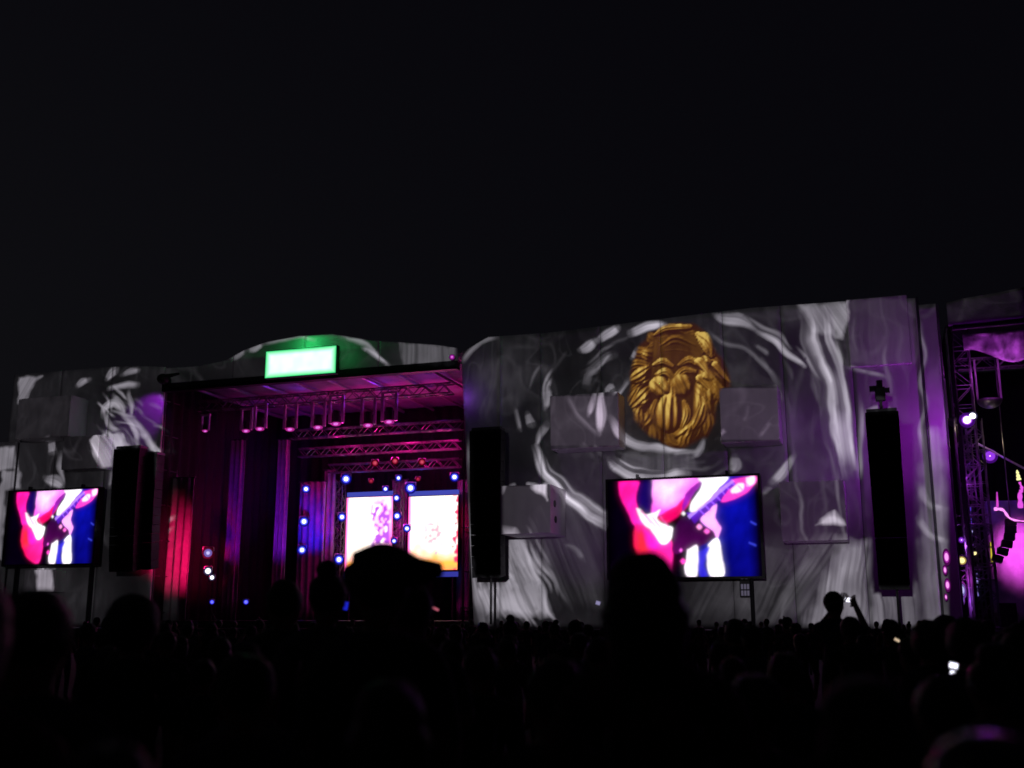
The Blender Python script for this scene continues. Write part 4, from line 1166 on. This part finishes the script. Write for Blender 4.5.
tube('yellow flame-shaped glowing tip over the upright pink bar', [(1019, 480), (1018, 475), (1017, 470)], 2.4, 1.7, glow('tube_tip', (1, .95, .4), 1.1))
# camera boom
p0, p1 = at(971, 440, 3.5), at(1046, 480, 3.5)
t = thing('camera_boom', 'thin pale camera boom slanting down to the right on the second stage', 'boom', p1)
bm = bmesh.new(); bar(bm, p0 - p1, (0, 0, 0), .05); obj('arm', bm, M['alu'], t)
bm = bmesh.new(); box(bm, p0 - p1 + Vector((0, 0, -.12)), (.3, .35, .22)); bevel(bm, .02); obj('camera_head', bm, M['black'], t)
bm = bmesh.new(); bar(bm, (0, 0, 0), (0, 0, 1.3 - p1.z), .08); obj('column', bm, M['black'], t)
lamp('POINT', 'boom_light', at(1000, 440, 2.6), (1, .85, .5), 12, .1)
# bowl-shaped lamps
for lab, u, v, wpx in (('pale bowl-shaped lamp shade hanging by the truss, right of the bright twin', 990, 405, 11), ('dim bowl-shaped lamp shade around the bright twin lamp', 962, 424, 13)):
    p = at(u, v, 2.2); s = (p - CAM).length / FPX
    t = thing('bowl_lamp', lab, 'lamp shade', p, 0, 'bowl shades of the second stage')
    bm = bmesh.new()
    sphere(bm, (0, 0, .25), wpx * s, 1, 1, .75, 18, 10)
    bmesh.ops.delete(bm, geom=[v_ for v_ in bm.verts if v_.co.z > .3], context='VERTS')
    bmesh.ops.solidify(bm, geom=bm.faces[:], thickness=.04); obj('shade', bm, M['steel'], t, True)
    bm = bmesh.new()
    for sx in (-1, 1): bar(bm, (sx * wpx * s * .9, 0, .25), (sx * wpx * s * .9, 0, 2.2), .05)
    obj('strap', bm, M['drape_grey'], t)
    lamp('POINT', 'shade_glow', p + Vector((-.3, -.9, -.3)), (1, .75, .6), 5, .1)
# small array + monitor speaker on second stage
a0, b0 = at(1004, 519, 3.0), at(1021, 562, 3.0)
t = thing('small_speaker_array', 'short curved black speaker array in front of the pink haze cloth', 'speaker array', ((a0.x + b0.x) / 2, 3.0, b0.z))
n = 6; H = a0.z - b0.z; h = H / n
for i in range(n):
    bm = bmesh.new(); box(bm, (0, 0, 0), ((b0.x - a0.x) * .85, .6, h * .95)); bevel(bm, .02)
    rot = Matrix.Rotation(R(4 * i), 3, 'Y')
    for v in bm.verts: v.co = rot @ v.co + Vector((-.028 * i * i, 0, H - h * (i + .5)))
    obj('speaker_cabinet', bm, M['black'], t)
bm = bmesh.new(); bar(bm, (0, 0, H), (0, 0, Z2 - b0.z), .03); obj('chain', bm, M['steel'], t)
a0, b0 = at(998, 603, 1.0), at(1019, 640, 1.0)
t = thing('floor_speaker', 'black box speaker at the front of the second stage, right edge', 'speaker', ((a0.x + b0.x) / 2, 1.0, 1.3))
bm = bmesh.new(); hb = a0.z - 1.3; box(bm, (0, 0, hb / 2), (b0.x - a0.x, .7, hb)); bevel(bm, .03); obj('cabinet', bm, M['black'], t)
bm = bmesh.new(); box(bm, (0, -.36, hb / 2), ((b0.x - a0.x) * .86, .03, hb * .86)); obj('grille', bm, M['grille'], t)

# barrier in front of the stages
t = thing('crowd_barrier', 'long black crowd barrier between the audience and the stages', 'barrier', (-22, -5, 0))
bm = bmesh.new(); box(bm, (0, 0, .6), (60, .06, 1.1)); obj('front_panel', bm, M['apron'], t)
bm = bmesh.new(); bar(bm, (-30, 0, 1.18), (30, 0, 1.18), .04); obj('top_rail', bm, M['steel'], t)
bm = bmesh.new()
for i in range(31): bar(bm, (-30 + 2 * i, .05, .02), (-30 + 2 * i, .9, .02), .03, 6); bar(bm, (-30 + 2 * i, .9, .02), (-30 + 2 * i, .06, 1.1), .03, 6)
obj('brace', bm, M['steel'], t)

# ------------------------------------------------------------------ people
def skin_body(name, J, E, mats):
    """one continuous body grown over a joint skeleton. J: name -> (x, y, z, rx, ry); E: edges"""
    me = bpy.data.meshes.new(name); keys = list(J)
    me.from_pydata([J[k][:3] for k in keys], [(keys.index(a), keys.index(b)) for a, b in E], [])
    o = bpy.data.objects.new(name, me); COL.objects.link(o)
    md = o.modifiers.new('skin', 'SKIN'); md.use_smooth_shade = True
    sv = me.skin_vertices[0].data
    for i, k in enumerate(keys): sv[i].radius = (J[k][3], J[k][4]); sv[i].use_root = (k == 'pelvis')
    s = o.modifiers.new('sub', 'SUBSURF'); s.levels = 1; s.render_levels = 1
    dg = bpy.context.evaluated_depsgraph_get()
    out = bpy.data.meshes.new_from_object(o.evaluated_get(dg))
    bpy.data.objects.remove(o); bpy.data.meshes.remove(me)
    out.name = name
    out.materials.clear()
    for m in mats: out.materials.append(m)
    hands = [Vector(J[k][:3]) for k in J if k.startswith('wrist')]; hips = J['pelvis'][2]; neck = J['neck'][2]
    el = [(Vector(J['elbow' + s_][:3]), Vector(J['wrist' + s_][:3])) for s_ in 'LR']
    for p in out.polygons:
        c = p.center; p.use_smooth = True
        i = 0                                               # skin
        if c.z < hips + .02 and not any((c - h_).length < .2 for h_ in hands): i = 2
        elif c.z < neck + .0: i = 1
        for a, b in el:
            d = b - a; tt = (c - a).dot(d) / d.length_squared
            if -.1 < tt and (c - a - d * min(max(tt, 0), 1)).length < .09 or (tt > 1 and (c - b).length < .22): i = 0
        if c.z > neck + .0 and abs(c.x) < .16: i = 0
        if c.z < .1: i = 3
        p.material_index = i
    return out

def skeleton(arms='down', lean=0.0, turn=0.0, fat=1.0, phone=False):
    J = {'pelvis': (0, 0, .95, .16 * fat, .115 * fat), 'waist': (0, .0, 1.10, .145 * fat, .10 * fat), 'chest': (0, .01, 1.28, .17 * fat, .115 * fat),
         'collar': (0, 0, 1.41, .12, .085), 'neck': (0, .0, 1.48, .058, .058), 'jaw': (0, .02, 1.555, .072, .085), 'skull': (0, .005, 1.635, .084, .10), 'crown': (0, -.005, 1.705, .060, .072)}
    E = [('pelvis', 'waist'), ('waist', 'chest'), ('chest', 'collar'), ('collar', 'neck'), ('neck', 'jaw'), ('jaw', 'skull'), ('skull', 'crown')]
    J['nose'] = (0, .118, 1.60, .014, .016); J['nosetip'] = (0, .128, 1.585, .012, .012); E += [('skull', 'nose'), ('nose', 'nosetip')]
    for s, sg in (('L', -1), ('R', 1)):
        J['ear' + s] = (sg * .092, -.005, 1.605, .014, .026); E.append(('skull', 'ear' + s))
        J['hip' + s] = (sg * .095, 0, .88, .092 * fat, .10 * fat); J['knee' + s] = (sg * .11, .01, .50, .062, .065)
        J['calf' + s] = (sg * .112, -.015, .36, .058, .062); J['ankle' + s] = (sg * .115, -.02, .09, .040, .044); J['toe' + s] = (sg * .13, .14, .04, .045, .032)
        E += [('pelvis', 'hip' + s), ('hip' + s, 'knee' + s), ('knee' + s, 'calf' + s), ('calf' + s, 'ankle' + s), ('ankle' + s, 'toe' + s)]
        J['shoulder' + s] = (sg * .185, -.005, 1.385, .066, .068)
        up = arms == 'both' or (arms == 'right' and s == 'R') or (arms == 'left' and s == 'L')
        if up:
            el, wr = (sg * .25, .20, 1.36), (sg * .10 + (0 if arms == 'both' else sg * .06), .38, 1.60)
            if arms in ('right', 'left'): el, wr = (sg * .30, .12, 1.42), (sg * .24, .22, 1.70)
        elif arms == 'fold':
            el, wr = (sg * .25, .06, 1.13), (sg * .05, .22, 1.18)
        else:
            el, wr = (sg * .25, -.02, 1.11), (sg * .26, .07, .87)
        J['elbow' + s] = (*el, .044, .046); J['wrist' + s] = (*wr, .030, .034)
        dv = (Vector(wr) - Vector(el)).normalized()
        sd = dv.cross(Vector((0, 1, 0)) if abs(dv.y) < .8 else Vector((0, 0, 1))).normalized()
        pm = Vector(wr) + dv * .07
        J['palm' + s] = (*pm, .036, .020)
        E += [('collar', 'shoulder' + s), ('shoulder' + s, 'elbow' + s), ('elbow' + s, 'wrist' + s), ('wrist' + s, 'palm' + s)]
        nrm = dv.cross(sd) * -sg
        for f, (off, ln) in enumerate(((-.030, .066), (-.010, .076), (.010, .070), (.030, .054))):
            a = pm + dv * .035 + sd * off; b = a + dv * ln * .55 + nrm * .01; c = b + dv * ln * .35 + nrm * .03
            for q, pt, r in (('a', a, .0095), ('b', b, .009), ('c', c, .008)): J[f'f{f}{q}{s}'] = (*pt, r, r)
            E += [('palm' + s, f'f{f}a{s}'), (f'f{f}a{s}', f'f{f}b{s}'), (f'f{f}b{s}', f'f{f}c{s}')]
        a = Vector(wr) + dv * .035 + sd * .036; b = a + dv * .03 + sd * .02 + nrm * .02
        J['ta' + s] = (*a, .012, .012); J['tb' + s] = (*b, .010, .010)
        E += [('palm' + s, 'ta' + s), ('ta' + s, 'tb' + s)]
    for k in J:
        x, y, z, a, b = J[k]; f = max(0, z - .95)
        x += lean * f
        if z > 1.5 and not k.startswith(('f', 't', 'palm', 'wrist', 'elbow')):
            c_, s_ = math.cos(turn), math.sin(turn); x0 = lean * f; dx = x - x0; x, y = x0 + dx * c_ - y * s_, dx * s_ + y * c_
        J[k] = (x, y, z, a, b)
    return J, E

def hair_mesh(kind, lean, seed):
    bm = bmesh.new(); cx = lean * .68
    sphere(bm, (cx, -.012, 1.645), .104, .93, 1.08, 1.0, 24, 16)
    for v in list(bm.verts):
        d = v.co - Vector((cx, 0, 1.63))
        if d.y > .055 and d.z < .045 and kind != 'afro': v.co.y = .055 - .02 * rng.random()
        k = noise.noise(v.co * 22 + Vector((seed, 0, 0))) * .012
        if kind == 'afro': v.co = Vector((cx, -.02, 1.65)) + (v.co - Vector((cx, -.012, 1.64))) * (1.38 + 8 * k)
        elif kind == 'long':
            if d.z < -.02 and d.y < .05:
                v.co.z -= (-.02 - d.z) * 3.0; v.co.x = cx + (v.co.x - cx) * 1.25; v.co.y -= .03
            v.co += d * (k * 8)
        elif kind == 'bun':
            v.co += d * (k * 6)
        else:
            if d.z < -.05: v.co.x = cx + (v.co.x - cx) * .8; v.co.z = max(v.co.z, 1.56)
            v.co += d * (k * 6)
    if kind == 'bun': sphere(bm, (cx, -.06, 1.765), .055, 1, 1, .9, 14, 10)
    return bm

def hat_mesh(kind, lean):
    bm = bmesh.new(); cx = lean * .72
    if kind == 'wide':          # wide-brimmed hat, brim dipping to one side
        prof = [(.0, .120), (.03, .117), (.06, .105), (.09, .092), (.108, .084), (.13, .076), (.17, .066), (.20, .060), (.205, .035), (.20, .012), (.19, .010), (.165, .0), (.115, -.02)]
    else:                       # baseball cap
        prof = [(.0, .125), (.04, .122), (.08, .10), (.103, .06), (.110, .01), (.110, -.01), (.104, -.01)]
    n = 32; rings = []
    for r, z in prof:
        ring = []
        for i in range(n):
            t = 2 * math.pi * i / n; rr = r
            x, y = rr * math.cos(t) * .96, rr * math.sin(t) * 1.08
            zz = z
            if kind == 'wide':
                c_ = math.cos(t - .45)
                if r > .11 and c_ < 0: f_ = 1 + c_ * (r - .108) / r * .9; x *= f_; y *= f_; zz += c_ * .05
                if r > .11 and c_ > 0: x *= 1 + .12 * c_; zz -= .015 * c_
            if kind == 'cap' and z <= .01 and y > .06: y += .075 * (1 - abs(x) / .11) ** .6 if abs(x) < .11 and r > .105 else 0
            ring.append(bm.verts.new((x + cx, y - .012, zz + 1.665)))
        rings.append(ring)
    for a, b in zip(rings[:-1], rings[1:]):
        for i in range(n):
            j = (i + 1) % n
            try: bm.faces.new((a[i], a[j], b[j], b[i]))
            except ValueError: pass
    bmesh.ops.remove_doubles(bm, verts=bm.verts, dist=.0005)
    return bm

PROTO = []
def proto(arms, lean, turn, fat, shirt, hk, hat=None, hatm='hat'):
    J, E = skeleton(arms, lean, turn, fat)
    me = skin_body('person', J, E, [M['skin'], SHIRTS[shirt], M['jean'], M['black']])
    kids = []
    if hk:
        bm = hair_mesh(hk, lean, len(PROTO) * 3.3)
        h = bpy.data.meshes.new('hair'); bm.to_mesh(h); bm.free(); h.materials.append(M['hair'])
        for p in h.polygons: p.use_smooth = True
        kids.append(('hair', h))
    if hat:
        bm = hat_mesh(hat, lean); bmesh.ops.recalc_face_normals(bm, faces=bm.faces)
        h = bpy.data.meshes.new('hat'); bm.to_mesh(h); bm.free(); h.materials.append(M[hatm])
        for p in h.polygons: p.use_smooth = True
        kids.append(('hat' if hat == 'wide' else 'cap', h))
    PROTO.append((me, kids, J)); return len(PROTO) - 1

def person(k, loc, height, rz, label, group=None):
    """a person standing at loc; the mesh is 1.77 m tall before scaling"""
    me, kids, J = PROTO[k]
    o = bpy.data.objects.new('person', me); link(o)
    s = height / 1.77; o.location = loc; o.scale = (s, s, s); o.rotation_euler = (0, 0, rz)
    tag(o, label, 'person', group)
    for n, m in kids: link(bpy.data.objects.new(n, m), o)
    return o

P_ = dict(
    plain=proto('down', .02, .05, 1.0, 0, 'short'), long=proto('down', -.03, -.15, .92, 1, 'long'), fold=proto('fold', .0, .2, 1.08, 2, 'short'),
    bun=proto('down', .03, -.2, .9, 3, 'bun'), up=proto('both', .0, 0, .95, 4, 'short'), wave=proto('right', .02, .1, 1.0, 5, 'short'),
    cap=proto('down', -.02, .1, 1.05, 2, 'short', 'cap', 'hat'), afro=proto('down', .0, 0, 1.0, 0, 'afro'), wide=proto('down', .0, -.1, 1.05, 0, 'short', 'wide'),
    shiny=proto('down', 0, .3, 1.0, 5, None, 'cap', 'cap'), wave2=proto('left', .0, 0, .95, 3, 'long'))

def stand(u, v_top, dist, k, label, turn=0.0, group=None, hmax=2.0):
    """stand a person so that the top of the head shows at (u, v_top)"""
    p = away(u, v_top, dist)
    face = YAW + turn
    return person(P_[k], (p.x, p.y, 0), min(p.z, hmax), face, label, group)

SP = []
def special(*a, **k):
    o = stand(*a, **k); SP.append((o.location.x, o.location.y)); return o
special(382, 547, 4.3, 'wide', 'person in a wide-brimmed hat seen from behind before the lit panels', turn=.25)
special(650, 543, 3.05, 'long', 'person with long hair blocking the lower left corner of the large screen')
ph = special(833, 589, 13.0, 'up', 'person with raised arms filming with a phone, right of the large screen', turn=-.6, hmax=2.1)
special(-22, 556, 2.6, 'long', 'person with long hair cut off by the left edge, below the small screen')
special(38, 580, 3.2, 'fold', 'person with short hair below the small left screen')
special(135, 600, 6.0, 'afro', 'person with bushy hair below the left line arrays')
special(325, 569, 6.5, 'bun', 'person with a hair bun just left of the hat wearer')
special(412, 578, 5.2, 'fold', 'person half hidden behind the hat wearer, at the right of the brim')
special(283, 576, 6.8, 'plain', 'person with short hair below the violet drape, lit from behind')
special(891, 621, 13.0, 'cap', 'person in a cap below the right line array')
special(928, 624, 8.0, 'afro', 'person with bushy hair below the cloth column')
special(966, 622, 7.0, 'afro', 'person with bushy hair below the scaffold tower')
special(1012, 628, 7.5, 'plain', 'person with short hair below the box speaker at right')
special(848, 614, 11.2, 'plain', 'person standing right beside the one filming')
special(985, 744, 1.75, 'shiny', 'person in a shiny cap at the bottom right corner')
special(125, 730, 1.9, 'long', 'person with long hair at the bottom left of the picture')
special(552, 650, 3.3, 'plain', 'short-haired person low in the middle of the crowd')
GL = 'dark concertgoers standing in the crowd'
kinds = ['plain', 'long', 'fold', 'bun', 'plain', 'cap', 'afro', 'long', 'plain', 'fold']
n_c = 0
for d in (2.6, 3.5, 4.6, 5.9, 7.3, 8.9, 10.7, 12.8, 15.2, 18, 21.5, 25.5, 30, 35, 40.5, 44.5):
    half = R(29); step = (.78 if d < 20 else 1.15) / d
    a = -half + rng.random() * step
    while a < half:
        b = a + rng.uniform(-.25, .25) * step; dd = d + rng.uniform(-.35, .35)
        a += step
        th = YAW - b
        x, y = CAM.x - dd * math.sin(th), CAM.y + dd * math.cos(th)
        if y > -6: continue
        if any(math.hypot(x - q[0], y - q[1]) < .5 for q in SP): continue
        u_off = math.degrees(b) - math.degrees(math.atan((833 - 512) / FPX))
        if abs(u_off) < 2.6 and 5 < d < 14: continue                       # a gap in the crowd in front of the person filming
        if d > 26 and rng.random() < .25: continue
        hmax = 1.62 + .008 * d
        h = min(rng.gauss(1.60, .07), hmax if d < 9 else 1.70)
        if d < 9: h = min(h, 1.62 + rng.uniform(-.08, .0))
        k = rng.choice(kinds)
        if d > 9 and rng.random() < .05: k = rng.choice(['wave', 'up', 'wave2'])
        person(P_[k], (x, y, 0), h, YAW + rng.gauss(0, .25), 'dark concertgoer standing in the crowd with back to the camera, facing the stage', GL)
        n_c += 1
print('crowd', n_c)

# phones
def phone_thing(label, p, rz, mt, wd=.075, h=.15, tilt=0.0, group='lit phones in the crowd', facing=1):
    t = thing('phone', label, 'phone', p, rz, group)
    t.rotation_euler = (0, tilt, rz)
    bm = bmesh.new(); box(bm, (0, .006, 0), (wd, .009, h)); bevel(bm, .003); obj('case', bm, M['phone'], t)
    bm = bmesh.new(); box(bm, (0, -.001, 0), (wd * .92, .003, h * .92)); obj('display', bm, mt, t)
    return t
GP = [glow('phone_white', (.85, .85, 1), 2.2), glow('phone_blue', (.02, .03, 1), .55), glow('reflection_pink', (.9, .2, .3), .5), glow('phone_dim', (.5, .45, .8), .5), glow('phone_warm', (1, .75, .5), .6)]
s = ph.scale[0]
ph_loc = ph.matrix_basis @ Vector((0.0, .46, 1.67))
phone_thing('lit phone held sideways by the person filming at right', ph_loc, YAW - .2, GP[0], .11, .05, R(12))
for lab, u, v, d, m, wd, h, tl_ in (('white lit phone in the crowd below the violet drape', 293, 608, 8.5, 0, .06, .07, .5), ('blue lit phone in the crowd left of the hat wearer', 340, 605, 9.5, 1, .15, .075, .15),
                                    ('pink and white glowing streak for a barrier reflection, tilted right of the hat wearer', 430, 606, 9.0, 2, .17, .02, .45), ('tiny bluish lit phone left of the long-haired person in front of the large screen', 598, 603, 14, 3, .06, .05, .3),  # pink streak: a barrier reflection put in as a glowing strip
                                    ('bright white phone light low in the crowd at right', 953.5, 665.5, 7.5, 0, .055, .035, .2), ('second small white phone light just under the brighter one', 952.5, 673, 7.5, 0, .03, .03, .3),
                                    ('small warm lit phone beside the person in a cap', 897, 640, 12, 4, .06, .03, .5), ('faint small phone glow in the crowd at far right', 1000, 644, 9, 3, .03, .03, 0)):
    phone_thing(lab, away(u, v, d), YAW, GP[m], wd, h, tl_)
